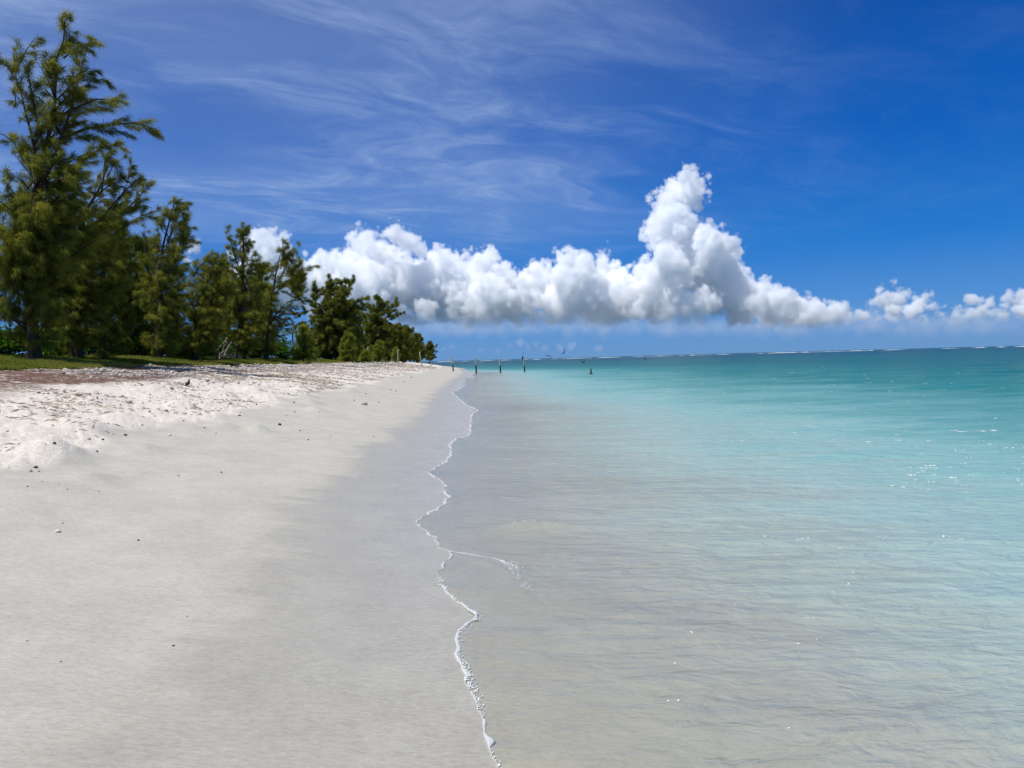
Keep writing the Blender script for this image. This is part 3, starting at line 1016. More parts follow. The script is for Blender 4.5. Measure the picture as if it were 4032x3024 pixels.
# young casuarinas on the edge of the sand
for i, (lab, Y, u, vb, vt, uL, uR, sd) in enumerate([
        ('largest young casuarina, bushy and light green at the grass edge', 66, 1195, 1421, 1284, 1138, 1250, 41),
        ('light green young casuarina left of the tall grey post', 82, 1367, 1427, 1316, 1328, 1410, 42),
        ('conical young casuarina right of the tall grey post', 105, 1491, 1424, 1344, 1456, 1524, 43),
        ('tiny young casuarina in front of the rounded far tree', 122, 1556, 1422, 1380, 1541, 1572, 44),
        ('low young casuarina at the foot of the tall grey post', 92, 1436, 1425, 1388, 1420, 1462, 45)]):
    T(lab, Y, [(u, vb), (u + 1, (vb + vt) // 2), (u + 4, vt)],
      [(vt, u - 1, u + 10), (vt + (vb - vt) * .3, u - (u - uL) * .5, u + (uR - u) * .55), (vt + (vb - vt) * .65, uL + 4, uR - 4), (vb - 14, uL, uR), (vb - 6, uL + 8, uR - 8)],
      limbs=44, per=.65, seed=sd, rbase=.06, needle=NEEDLE_YOUNG, width=.03, length=.36, droop=.12, wind=.1, rise=.9, sub=.8, name='young_casuarina', cat='young tree', group='young casuarinas at the grass edge')


# ------------------------------------------------------------------ broad-leaved bushes, palm, dead branches, grass
def bush(label, u, v, Y, w, h, seed, n=1500, leaf=0.11):
    rg = np.random.default_rng(seed)
    p = at(u, v, Y)
    base = np.array([p.x, p.y, gz(p.x, p.y)])
    root = empty('bush', base)
    tag(root, label, 'bush', 'leafy bushes under the trees')
    tb = Build()
    V, FC, TT, nf = [], [], [], 0
    nst = 16
    for k in range(nst):
        a = rg.uniform(0, 2 * np.pi)
        rr = w * math.sqrt(rg.random())
        tip = np.array([math.cos(a) * rr, math.sin(a) * rr * .7, h * rg.uniform(.45, 1.0) * (1 - .35 * (rr / w) ** 2)])
        c = bez(np.array([0, 0, -.05]) + rg.normal(0, .1, 3) * [1, 1, 0], np.array([tip[0] * .4, tip[1] * .4, tip[2] * .8]), tip, 7)
        tb.tube(c, np.linspace(.03, .008, 7), 5)
        m = n // nst
        cen = tip + rg.normal(0, 1, (m, 3)) * np.array([w * .20, w * .18, h * .16])
        cen = np.concatenate([cen, c[rg.integers(2, 7, m // 3)] + rg.normal(0, .12, (m // 3, 3))])
        cen[:, 2] = np.maximum(cen[:, 2], .03)
        q = len(cen)
        d = rg.normal(0, 1, (q, 3)); d[:, 2] = abs(d[:, 2]) * .4; d /= np.linalg.norm(d, axis=1)[:, None]
        sdv = np.cross(d, rg.normal(0, 1, (q, 3))); sdv /= np.linalg.norm(sdv, axis=1)[:, None]
        L = (leaf * rg.uniform(.6, 1.3, q))[:, None]
        W = L * .3
        vv = np.stack([cen, cen + d * L * .5 + sdv * W, cen + d * L, cen + d * L * .5 - sdv * W], 1).reshape(-1, 3)
        i = (np.arange(q) * 4)[:, None]
        FC.append(np.concatenate([i + [[0, 1, 2]], i + [[0, 2, 3]]]) + nf)
        V.append(vv)
        TT.append(np.repeat(np.clip(rg.normal(.5, .22, q), 0, 1), 4))
        nf += len(vv)
    tb.obj('stem', BARK, root, True)
    make_mesh('foliage', np.concatenate(V), np.concatenate(FC), LEAF, root, False, {'tint': np.concatenate(TT)})


for lab, u, v, Y, w_, h_, sd in [
        ('bright green leafy bush at the left edge behind the tallest tree', 20, 1410, 31, 1.3, 1.0, 51),
        ('low bright green bush right of the tallest trunk', 225, 1410, 36, 1.1, .75, 52),
        ('bright green bush in the gap right of the slim dark tree', 480, 1408, 44, 1.4, 1.1, 53),
        ('bright green bush left of the bare forked trunk', 545, 1408, 46, 1.3, 1.3, 54),
        ('dark green bush right of the bare forked trunk', 690, 1408, 47, 1.3, 1.2, 55),
        ('big bright green bush between the long-boughed tree and the young casuarina', 1118, 1408, 68, 2.2, 1.5, 56),
        ('dark green bush under the thick dark trunk', 1010, 1408, 62, 1.6, 1.3, 57),
        ('low green bush at the foot of the leaning trunk', 820, 1408, 52, 1.5, 1.2, 58),
        ('dark bush in shade between the two broad leftmost trees', 360, 1408, 40, 1.5, 1.4, 59),
        ('dark green bush under the dark full casuarina', 1240, 1408, 92, 2.6, 2.0, 60)]:
    bush(lab, u, v, Y, w_, h_, sd, n=2600 if Y > 55 else 2000, leaf=.13 + Y * .0012)


def palm(label, u, vtop, Y, seed):
    rg = np.random.default_rng(seed)
    p = at(u, vtop, Y)
    g = gz(p.x, p.y)
    root = empty('palm_tree', (p.x, p.y, g))
    tag(root, label, 'palm')
    hh = p.z - g
    tb = Build()
    tb.tube([(0, 0, -.1), (.05, 0, hh * .4), (-.02, 0, hh * .8), (0, 0, hh)], [.16, .12, .10, .09], 8)
    tb.obj('trunk', BARK, root, True)
    for k in range(11):
        a = 2 * np.pi * k / 11 + rg.uniform(-.2, .2)
        L = rg.uniform(1.7, 2.4)
        up = rg.uniform(.2, 1.0)
        o = np.array([0, 0, hh])
        dr = np.array([math.cos(a), math.sin(a), 0])
        c = bez(o, o + dr * L * .5 + np.array([0, 0, up * .9]), o + dr * L + np.array([0, 0, up * .6 - .9]), 14)
        fb = Build()
        fb.tube(c, np.linspace(.03, .006, 14), 4)
        for i in range(1, 13):
            sdv = np.cross(dr, [0, 0, 1.0])
            for sg in (-1, 1):
                ll = .55 * math.sin(math.pi * (i + 2) / 16)
                tp = c[i] + sdv * sg * ll * .8 + dr * .2 + np.array([0, 0, -.28 * ll / .5])
                fb.add([c[i] - dr * .06, c[i] + dr * .06, tp], [[0, 1, 2]], rg.uniform(.2, .8))
        fb.obj('frond', PALM, root)


palm('small coconut palm seen far off in the gap beside the largest young casuarina', 1152, 1312, 105, 3)


def grey_wood(name, a, b):
    m, t, out = material(name)
    pos = t.n('ShaderNodeTexCoord').outputs['Object']
    n = t.noise(t.vm('MULTIPLY', pos, (14, 14, 1.3)), 4.0, 5, 0.7)
    n2 = t.noise(pos, 2.0, 3, 0.6)
    principled(t, out, t.mix(t.smooth(n, .3, .7), a, t.mix(n2, b, a)), 0.85, 0.2, t.bump(n, 0.02))
    return m


WOOD = grey_wood('weathered_wood', (0.27, 0.235, 0.185), (0.44, 0.395, 0.32))
POST_WOOD = grey_wood('weathered_post_wood', (0.33, 0.285, 0.215), (0.52, 0.455, 0.35))
WEED = grey_wood('algae_black_wood', (0.012, 0.012, 0.010), (0.035, 0.032, 0.024))


def dead_branches():
    Y = 49.5
    b = at(870, 1416, Y)
    base = np.array([b.x, b.y, gz(b.x, b.y)])
    lift = base[2] - at(870, 1416, Y).z
    root = empty('dead_branch', base)
    tag(root, 'bleached dead branch pile with forked bare limbs in front of the thick dark trunk', 'driftwood')
    rg = np.random.default_rng(8)
    z = lambda x, y: (800 + x * .0964, 1300 + y * .0964)
    paths = [([(590, 860), (605, 720), (740, 560), (880, 400), (925, 240)], .055), ([(640, 900), (680, 700)], .03), ([(800, 980), (815, 720), (840, 580), (890, 400)], .035), ([(930, 400), (920, 620), (935, 740), (985, 840)], .03),
             ([(965, 1090), (985, 860), (1080, 640), (1135, 540), (1150, 420)], .045), ([(760, 910), (860, 840), (965, 715)], .03), ([(660, 1190), (650, 1060), (625, 960), (600, 840)], .05),
             ([(715, 1190), (880, 1040), (940, 970)], .045), ([(680, 1010), (800, 1000), (860, 900)], .025), ([(1070, 1080), (1100, 990), (1140, 920)], .03), ([(900, 1080), (1050, 1080), (1200, 1130)], .03),
             ([(520, 1180), (720, 1195), (850, 1150)], .05), ([(40, 910), (160, 760), (300, 690)], .018)]
    for pts, r in paths:
        q = []
        dy0 = rg.uniform(-.5, .4)
        for k, (x, y) in enumerate(pts):
            p = at(*z(x, y), Y)
            q.append((p.x - base[0], dy0 + .12 * k, p.z + lift - base[2] + (0.0)))
        tb = Build()
        n = 10
        ss = np.linspace(0, len(q) - 1, n)
        qq = np.stack([np.interp(ss, range(len(q)), [a[c] for a in q]) for c in range(3)], 1)
        qq += rg.normal(0, .012, qq.shape)
        tb.tube(qq, np.linspace(r, r * .45, n), 6)
        tb.obj('limb', WOOD, root, True)
    tb = Build()
    for k in range(70):
        a = np.array([rg.uniform(-.55, .8), rg.uniform(-.4, .4), rg.uniform(.02, .35)])
        d = np.array([rg.normal(0, .3), rg.normal(0, .2), rg.uniform(-.05, .25)])
        tb.tube([a, a + d * .5 + rg.normal(0, .04, 3), a + d], [.012, .010, .005], 4)
    tb.obj('twigs', BARK, root)


dead_branches()


def build_grass():
    rg = np.random.default_rng(77)
    n = 150000
    y = rg.uniform(17, 60, n * 2) ** 1.0
    y = np.concatenate([y, rg.uniform(60, 130, n // 2)])
    t = 12.9 + rg.exponential(2.2, len(y))
    x = shore_x(y) - t
    keep = (fbm(x * .5, y * .5, 3, 201) + 0.30 * sstep(t, 12.6, 14.6) - 0.10 > -0.02 + rg.normal(0, .05, len(y))) & (t < 24)
    x, y, t = x[keep], y[keep], t[keep]
    z = ground(x, y)
    q = len(x)
    h = (0.05 + 0.10 * rg.random(q)) * (1 + 0.5 * sstep(t, 14.5, 18)) * (1 + .8 * np.clip(fbm(x * .8, y * .8, 2, 210), -.5, 1))
    wdt = 0.010 + 0.00040 * y
    a = rg.uniform(0, 2 * np.pi, q)
    b = np.stack([x, y, z - .01], 1)
    sdv = np.stack([np.cos(a), np.sin(a), 0 * a], 1)
    ln = np.stack([rg.normal(.25, .5, q), rg.normal(0, .5, q), np.ones(q)], 1) * h[:, None]
    V = np.stack([b - sdv * wdt[:, None], b + sdv * wdt[:, None], b + ln], 1).reshape(-1, 3)
    Fc = np.arange(q * 3).reshape(-1, 3)
    tn = np.clip(.45 + .9 * fbm(x * .35, y * .35, 3, 220) + rg.normal(0, .15, q) + .25 * (1 - sstep(t, 13, 15)), 0, 1)
    ob = make_mesh('grass', V, Fc, GRASS, None, False, {'tint': np.repeat(tn, 3)})
    tag(ob, 'strip of short green grass between the sand and the trees', 'grass', None, 'stuff')


build_grass()


# ------------------------------------------------------------------ coral rubble, litter, stones
def stone_material(name, stops):
    m, t, out = material(name)
    pos = t.n('ShaderNodeTexCoord').outputs['Object']
    n = t.noise(pos, 40, 4, 0.7)
    c = t.ramp(t.attr('tint'), stops)
    c = t.mix(t.smooth(n, .35, .7, 0, .5), c, t.mix(1.0, c, (0.55, 0.52, 0.48), 'MULTIPLY'))
    principled(t, out, c, 0.9, 0.15, t.bump(n, 0.01))
    return m


RUBBLE = stone_material('coral_rubble', [(0.0, (0.16, 0.13, 0.11)), (0.3, (0.36, 0.31, 0.27)), (0.6, (0.50, 0.45, 0.40)), (1.0, (0.76, 0.72, 0.66))])
DARK_STONE = stone_material('dark_stone', [(0.0, (0.055, 0.050, 0.044)), (0.5, (0.12, 0.105, 0.088)), (1.0, (0.19, 0.17, 0.13))])
TWIG = stone_material('beach_litter', [(0.0, (0.10, 0.08, 0.06)), (0.5, (0.26, 0.21, 0.165)), (1.0, (0.44, 0.38, 0.31))])


def build_rubble():
    rg = np.random.default_rng(91)
    n = 52000
    y = np.concatenate([rg.uniform(13, 55, n // 2), rg.uniform(45, 110, n // 2)])
    band = rg.random(len(y))
    t = np.where(band < .62, rg.normal(11.2, 1.35, len(y)), rg.uniform(5.0, 12.5, len(y)))
    x = shore_x(y) - t
    dens = fbm(x * .45, y * .45, 4, 301) + 0.16 * np.exp(-((t - 11.2) / 1.5) ** 2)
    keep = (dens > rg.normal(.05, .10, len(y))) & (t < 14.2) & (abs(x / y) < .9)
    x, y, t = x[keep], y[keep], t[keep]
    r = 0.014 * rg.lognormal(0, .45, len(x)) * (1 + 0.012 * y)
    r = r * np.where(t > 9.3, 1.15, .85)
    z = ground(x, y) + r * .25
    Q = np.stack([r * rg.uniform(.8, 1.6, len(r)), r * rg.uniform(.7, 1.2, len(r)), r * rg.uniform(.5, .95, len(r))], 1)
    tn = np.clip(np.where(t > 9.3, rg.beta(2.2, 1.4, len(r)), rg.uniform(.15, .85, len(r))), 0, 1)
    ob = blobs('coral_rubble', np.stack([x, y, z], 1), Q, RUBBLE, ico(1), .3, 9, tn)
    ob.data.polygons.foreach_set('use_smooth', np.zeros(len(ob.data.polygons), dtype=bool))
    tag(ob, 'scatter of white and grey coral rubble across the upper beach', 'coral rubble', None, 'stuff')
    # straw, twigs and leaf litter lying on the dry sand
    n = 44000
    y = np.concatenate([rg.uniform(6, 40, n // 2), rg.uniform(25, 110, n // 2)])
    t = rg.uniform(4.9, 13.2, len(y))
    x = shore_x(y) - t
    keep = (fbm(x * .5, y * .8, 4, 331) + .02 * (t - 7) > rg.normal(.06, .09, len(y))) & (abs(x / y) < .85)
    x, y, t = x[keep], y[keep], t[keep]
    q = len(x)
    a = rg.normal(0.1, .6, q)
    L = rg.uniform(.04, .17, q)
    wd = 0.0022 + 0.00016 * y
    z = ground(x, y)
    dv = np.stack([np.cos(a) * L, np.sin(a) * L, 0 * a], 1)
    sv = np.stack([-np.sin(a) * wd, np.cos(a) * wd, 0 * a], 1)
    p0 = np.stack([x, y, z + .004], 1)
    p1 = p0 + dv
    p1[:, 2] = ground(p1[:, 0], p1[:, 1]) + .006
    top = (p0 + p1) / 2
    top[:, 2] += wd * 1.6 + .008
    V = np.stack([p0 - sv, p0 + sv, p1 + sv * .5, p1 - sv * .5, top], 1).reshape(-1, 3)
    i = (np.arange(q) * 5)[:, None]
    Fc = np.concatenate([i + [[0, 1, 4]], i + [[1, 2, 4]], i + [[2, 3, 4]], i + [[3, 0, 4]]])
    ob = make_mesh('leaf_litter', V, Fc, TWIG, None, False, {'tint': np.repeat(rg.random(q), 5)})
    tag(ob, 'brown twigs and dry leaf litter strewn over the dry sand', 'leaf litter', None, 'stuff')


build_rubble()


def lump(name, p, r, mat, seed, tint, flat=.65, yaw=None, stretch=1.3, label=None, cat='stone', group=None):
    rg = np.random.default_rng(seed)
    v, f = ICO2
    nz = 1 + .30 * fbm(v[:, 0] * 1.3 + seed, v[:, 1] * 1.3 + v[:, 2] * 1.7, 3, seed) + rg.normal(0, .05, len(v))
    V = v * nz[:, None] * np.array([r * stretch, r * .95, r * flat])
    a = rg.uniform(0, 6.28) if yaw is None else yaw
    V = np.stack([V[:, 0] * math.cos(a) - V[:, 1] * math.sin(a), V[:, 0] * math.sin(a) + V[:, 1] * math.cos(a), V[:, 2]], 1)
    ob = make_mesh(name, V, f, mat, None, False, {'tint': np.clip(tint + rg.normal(0, .06, len(v)), 0, 1)})
    ob.location = (p[0], p[1], gz(p[0], p[1]) + r * flat * .45)
    tag(ob, label, cat, group)
    return ob


STONES = [
    # u, v, half-width px, tint, dark?, label (None: one of many alike)
    (140, 1842, 11, .75, 1, 'squarish brown-black stone on smooth sand near the left edge'),
    (36, 1843, 5, .9, 0, None), (120, 1856, 9, .55, 0, 'left one of two small coral chips lying side by side on grey sand'), (152, 1856, 6, .6, 0, 'right one of two small coral chips lying side by side on grey sand'),
    (227, 2096, 15, .9, 0, 'long white coral stick on the smooth grey sand at left'), (545, 2129, 6, .2, 1, 'small black chip alone in the wet sand at left'),
    (246, 2061, 6, .5, 0, None), (494, 1715, 8, .1, 1, 'black stone at the lower edge of the rough dry sand, left of a white one'), (666, 1716, 8, .95, 0, 'bright white stone with a shaded foot on damp sand'),
    (405, 1733, 8, .15, 1, None), (350, 1730, 9, .5, 0, None), (215, 1746, 9, .2, 1, None), (180, 1750, 5, .2, 1, None), (382, 1779, 7, .1, 1, 'lone dark stone below the cluster of stones on damp sand'),
    (943, 1638, 6, .1, 1, 'black twin-lobed stone on damp sand among sand mounds'), (1101, 1674, 9, .05, 1, 'largest black stone on the damp sand in mid beach'), (1158, 1586, 5, .05, 1, 'square black stone on the berm between sand mounds'),
    (1435, 1594, 15, .45, 0, 'big grey wedge-shaped rock lying alone on smooth damp sand'), (1182, 1697, 5, .1, 1, None), (1214, 1733, 6, .1, 1, None), (872, 1861, 6, .1, 1, None), (1471, 1720, 4, .15, 1, None),
    (1430, 1627, 4, .8, 0, None), (722, 1659, 6, .15, 1, None), (945, 1627, 6, .7, 0, None), (1125, 1637, 5, .7, 0, None), (1160, 1623, 5, .2, 1, None), (1258, 1623, 4, .2, 1, None), (1395, 1577, 4, .1, 1, None), (1491, 1585, 4, .1, 1, None),
    (1301, 1720, 5, .6, 0, None), (804, 1684, 6, .3, 0, None), (850, 1706, 5, .3, 0, None), (265, 1928, 6, .4, 0, None), (108, 1917, 5, .15, 1, None), (390, 1936, 4, .3, 1, None), (165, 1897, 6, .4, 0, None), (230, 1903, 4, .3, 0, None),
    (703, 1875, 5, .2, 1, None), (1460, 1880, 6, .95, 0, 'pale shell standing on the wet sand sheen left of the water'), (1527, 1972, 4, .9, 0, None), (1020, 2261, 4, .95, 0, 'white shell chip alone on the wet foreground sand'),
    (683, 2545, 6, .1, 1, 'curled dark twig-like chip in the foreground sand'), (240, 2608, 5, .1, 1, None), (105, 2527, 7, .8, 0, 'pale coral splinter near the lower left edge of the sand'), (1290, 2514, 3, .95, 0, None), (738, 2430, 4, .3, 1, None),
    (1560, 1540, 4, .1, 1, None), (1590, 1505, 4, .1, 1, None), (1620, 1487, 5, .1, 1, None), (1696, 1440, 5, .1, 1, None), (1702, 1435, 5, .1, 1, None), (1743, 1441, 4, .1, 1, None), (1500, 1429, 4, .05, 1, None), (1530, 1426, 4, .05, 1, None),
    (1560, 1427, 4, .05, 1, None), (1585, 1426, 5, .05, 1, None), (1610, 1425, 4, .05, 1, None), (1630, 1427, 4, .05, 1, None), (1650, 1424, 4, .05, 1, None), (1480, 1426, 4, .05, 1, None), (1545, 1430, 4, .05, 1, None), (1441, 1551, 4, .1, 1, None), (1538, 1536, 4, .1, 1, None),
    (560, 1676, 6, .2, 1, None), (610, 1640, 6, .5, 0, None), (300, 1700, 5, .4, 0, None), (60, 1735, 8, .6, 0, None), (30, 1700, 8, .5, 0, None), (870, 1610, 5, .3, 0, None), (1010, 1592, 5, .2, 1, None), (1060, 1600, 4, .3, 0, None), (445, 1712, 6, .7, 0, None)]
for i, (u, v, hw, tn, dk, lab) in enumerate(STONES):
    p = hit(u, v)
    r = max(.006, hw * p.y / F) * (.85 if lab else .72)
    g = None if lab else ('small dark stones strewn on the sand' if dk else 'small pale coral pieces strewn on the sand')
    long_ = lab and 'stick' in lab or lab and 'splinter' in lab
    lump('stone' if dk or (lab and 'rock' in lab) else 'coral_piece', p, r * (.8 if long_ else .85), DARK_STONE if dk else RUBBLE, 400 + i, tn, .8 if hw < 10 else .7, yaw=0.1 if long_ else None, stretch=1.3 if not long_ else 1.2,
         label=lab or ('small dark stone strewn on the beach sand' if dk else 'small pale coral piece strewn on the beach sand'), cat='stone' if dk or (lab and 'rock' in lab) else 'coral', group=g)
# a stick on the upper beach
p = hit(1470, 1444)
tb = Build()
tb.tube([(-.75, 0, .03), (-.2, .05, .06), (.3, .02, .05), (.8, -.05, .03)], [.03, .035, .03, .018], 6)
o = tb.obj('stick', BARK, None, True)
o.location = (p.x, p.y, gz(p.x, p.y))
tag(o, 'thin dark driftwood stick lying on bright sand below the tall grey post', 'driftwood')


# ------------------------------------------------------------------ posts
def post(label, u_base, v_base, u_top, v_top, Y, weed, width, seed):
    rg = np.random.default_rng(seed)
    b, tpp = at(u_base, v_base, Y), at(u_top, v_top, Y)
    zb = min(gz(b.x, b.y), b.z) - .5
    hgt = tpp.z - b.z
    base = Vector((b.x, b.y, b.z))
    lean = (tpp.x - b.x) / hgt

    def piece(name, z0, z1, mat, parent, k):
        tb = Build()
        zz_ = np.linspace(z0, z1, 9)
        wob = rg.normal(0, .008, 9)
        pts = np.stack([lean * zz_ + wob, 0 * zz_ + rg.normal(0, .006, 9), zz_], 1)
        tb.tube(pts, width * k * (1 + rg.normal(0, .05, 9)), 9)
        o = tb.obj(name, mat, parent, True)
        return o
    cut = weed * hgt
    root = piece('wooden_post', cut if weed else zb - b.z, hgt, POST_WOOD, None, 1.0)
    root.location = base
    tag(root, label, 'post', 'wooden posts across the beach')
    if weed:
        piece('weedy_base', zb - b.z, cut + .01, WEED, root, 1.04)
    return root


post('weathered post at the edge of the wet sand, black at its foot', 1785, 1460, 1778, 1403, 92, .40, .075, 1)
post('water post with black foot, nearest the sand of the three in the water', 1875, 1469, 1873, 1407, 91, .47, .085, 2)
post('middle one of the three posts standing in the water', 1971, 1467, 1967, 1411, 92, .45, .085, 3)
post('outermost post in the water with a bird at its top', 2066, 1466, 2064, 1415, 93, .50, .08, 4)
post('grey post leaning left on bright sand, driest-footed neighbour of the shore post', 1662, 1446, 1652, 1387, 90, 0, .065, 5)
post('straight grey post on bright sand right of the conical young casuarina', 1567, 1436, 1566, 1376, 92, 0, .065, 6)
post('tall grey post at the top of the sand between young casuarinas', 1452, 1429, 1448, 1366, 92, 0, .075, 7)
post('short thick grey post in the shade under the dark full casuarina', 1309, 1413, 1309, 1374, 92, 0, .11, 8)


# ------------------------------------------------------------------ noddies
def feather_material():
    m, t, out = material('dark_feathers')
    pos = t.n('ShaderNodeTexCoord').outputs['Object']
    n = t.noise(t.vm('MULTIPLY', pos, (60, 20, 60)), 2.0, 3)
    principled(t, out, t.mix(n, (0.016, 0.012, 0.010), (0.040, 0.030, 0.024)), 0.7, 0.25)
    return m


FEATHER = feather_material()


def wing(tb, sg, inner, outer, sweep, scale):
    """wing from shoulder to tip: cross-sections of a thin aerofoil, bent at the wrist"""
    st = [(0.0, .12), (.09, .125), (.19, .115), (.30, .085), (.39, .045), (.435, .008)]
    x = z = 0.0
    last = 0.0
    secs = []
    for i, (s, ch) in enumerate(st):
        f = min(1, max(0, (s - .05) / .22))
        a = R(inner * (1 - f) + outer * f)
        ds = s - last
        last = s
        x += ds * math.cos(a)
        z += ds * math.sin(a)
        yb = .05 + (.05 * min(s, .18) / .18 if s < .18 else .05 - sweep * (s - .18))
        secs.append((x + .02, yb, z, ch, a))
    V = []
    for (x_, yb, z_, ch, a) in secs:
        th = max(.002, ch * .09)
        nx, nz_ = -math.sin(a) * th, math.cos(a) * th
        V += [(sg * x_, yb, z_ + .02), (sg * (x_ + nx), yb - ch * .35, z_ + nz_ + .02), (sg * x_, yb - ch, z_ + .02), (sg * (x_ - nx), yb - ch * .35, z_ - nz_ + .02)]
    f = []
    n = len(secs)
    for i in range(n - 1):
        for j in range(4):
            k = (j + 1) % 4
            f.append((i * 4 + j, i * 4 + k, i * 4 + 4 + k, i * 4 + 4 + j))
    f.append((0, 1, 2, 3))
    f.append(((n - 1) * 4, (n - 1) * 4 + 1, (n - 1) * 4 + 2, (n - 1) * 4 + 3))
    tb.add(np.array(V) * scale, np.array(f))


def flying_bird(label, u, v, Y, head, bank, pitch, Lw, Rw, sweep=.35, scale=1.18):
    tb = Build()
    ys = np.array([-.22, -.17, -.10, -.04, .03, .09, .125, .155, .175, .20, .225])
    rw = np.array([.022, .026, .022, .034, .040, .033, .024, .024, .019, .006, .002])
    rh = np.array([.004, .008, .018, .034, .040, .034, .025, .025, .018, .006, .002])
    zc = np.array([.0, .0, .0, .0, 0, .004, .010, .013, .012, .008, .004])
    tb.tube(np.stack([0 * ys, ys, zc], 1) * scale, np.stack([rw, rh], 1) * scale, 10)
    wing(tb, -1, Lw[0], Lw[1], sweep, scale)
    wing(tb, 1, Rw[0], Rw[1], sweep, scale)
    o = tb.obj('bird', FEATHER, None, True)
    o.location = at(u, v, Y)
    o.rotation_euler = (Matrix.Rotation(R(head), 4, 'Z') @ Matrix.Rotation(R(pitch), 4, 'X') @ Matrix.Rotation(R(bank), 4, 'Y')).to_euler()
    tag(o, label, 'bird', 'dark seabirds flying over the water')
    return o


# heading: 0 flies away from the camera, 90 to the left
flying_bird('dark bird with wings raised in a V alighting on the outermost water post', 2057, 1416, 92.6, 75, 8, 12, (62, 66), (40, 52))
flying_bird('dark bird gliding with both wings arched down above the outer reef line', 2160, 1401, 72, 25, 12, 0, (22, -32), (8, -52))
flying_bird('small bird high above the horizon with one wing lifted, right of the arched one', 2219, 1391, 82, -40, -25, 5, (20, 2), (35, 48))
flying_bird('dark bird above the lagoon with a steep left wing and a level right wing', 2297, 1428, 74, 35, -20, 0, (48, 60), (20, 30))
flying_bird('dark bird low over the lagoon with its wings straight up, flying left', 2328, 1471, 72, 88, 4, 2, (84, 88), (80, 88))
flying_bird('rightmost low bird, a dark arc banking down over the lagoon', 2436, 1475, 76, 62, 42, 0, (12, -18), (-2, -28))
flying_bird('small bird farthest right over the lagoon', 2540, 1417, 120, 60, -15, 0, (40, 55), (20, 30))
flying_bird('tiny bird highest of all above the horizon', 2177, 1373, 240, 40, 10, 0, (20, -10), (30, 5))
flying_bird('tiny bird in the sky left of the first post towards the sea', 1816, 1403, 220, 30, 10, 0, (30, 40), (20, 10))
flying_bird('tiny bird skimming the shallows beside the first post', 1801, 1438, 200, 50, 0, 0, (60, 70), (30, 40))
flying_bird('tiny faint bird above the outermost water post', 2060, 1393, 260, 70, 20, 0, (40, 50), (30, 40))
flying_bird('tiny bird low over the water between the middle and outermost posts', 1941, 1421, 230, 60, 20, 0, (50, 60), (20, 30))


def standing_bird(label, u, v, face, seed, scale=1.0, Y=None):
    p = hit(u, v)
    if Y:
        q = at(u, v, Y)
        p = Vector((q.x, q.y, gz(q.x, q.y)))
    tb = Build()
    # body from tail to bill, upright; local +X is forward
    path = np.array([(-.20, 0, .055), (-.13, 0, .085), (-.05, 0, .125), (.02, 0, .165), (.055, 0, .215), (.065, 0, .255), (.075, 0, .285), (.085, 0, .302), (.095, 0, .31), (.12, 0, .312), (.155, 0, .305)])
    rw = np.array([.012, .030, .052, .056, .044, .028, .025, .026, .020, .007, .002])
    tb.tube(path * scale, np.stack([rw, rw * 1.05], 1) * scale, 12)
    for sg in (-1, 1):
        tb.tube(np.array([(.01, sg * .045, .17), (-.06, sg * .058, .135), (-.14, sg * .035, .09), (-.23, sg * .012, .055)]) * scale, np.array([(.012, .03), (.014, .045), (.010, .028), (.004, .008)]) * scale, 8)
        tb.tube(np.array([(-.02, sg * .022, .12), (-.012, sg * .022, .06), (-.015, sg * .022, .0)]) * scale, np.array([.010, .006, .006]) * scale, 6)
        tb.tube(np.array([(-.02, sg * .022, .004), (.01, sg * .024, .006), (.035, sg * .028, .003)]) * scale, np.array([.006, .009, .004]) * scale, 6)
    o = tb.obj('bird', FEATHER, None, True)
    o.location = p
    o.rotation_euler = (0, 0, R(face))
    tag(o, label, 'bird')
    return o


standing_bird('plump dark bird standing on the bright rough sand at left', 742, 1524, -35, 1, .68)
standing_bird('small dark bird standing at the grass edge in front of the dead branches', 934, 1446, 60, 2)
standing_bird('dark bird sitting under the light green young casuarina', 1387, 1430, 200, 3, .95)


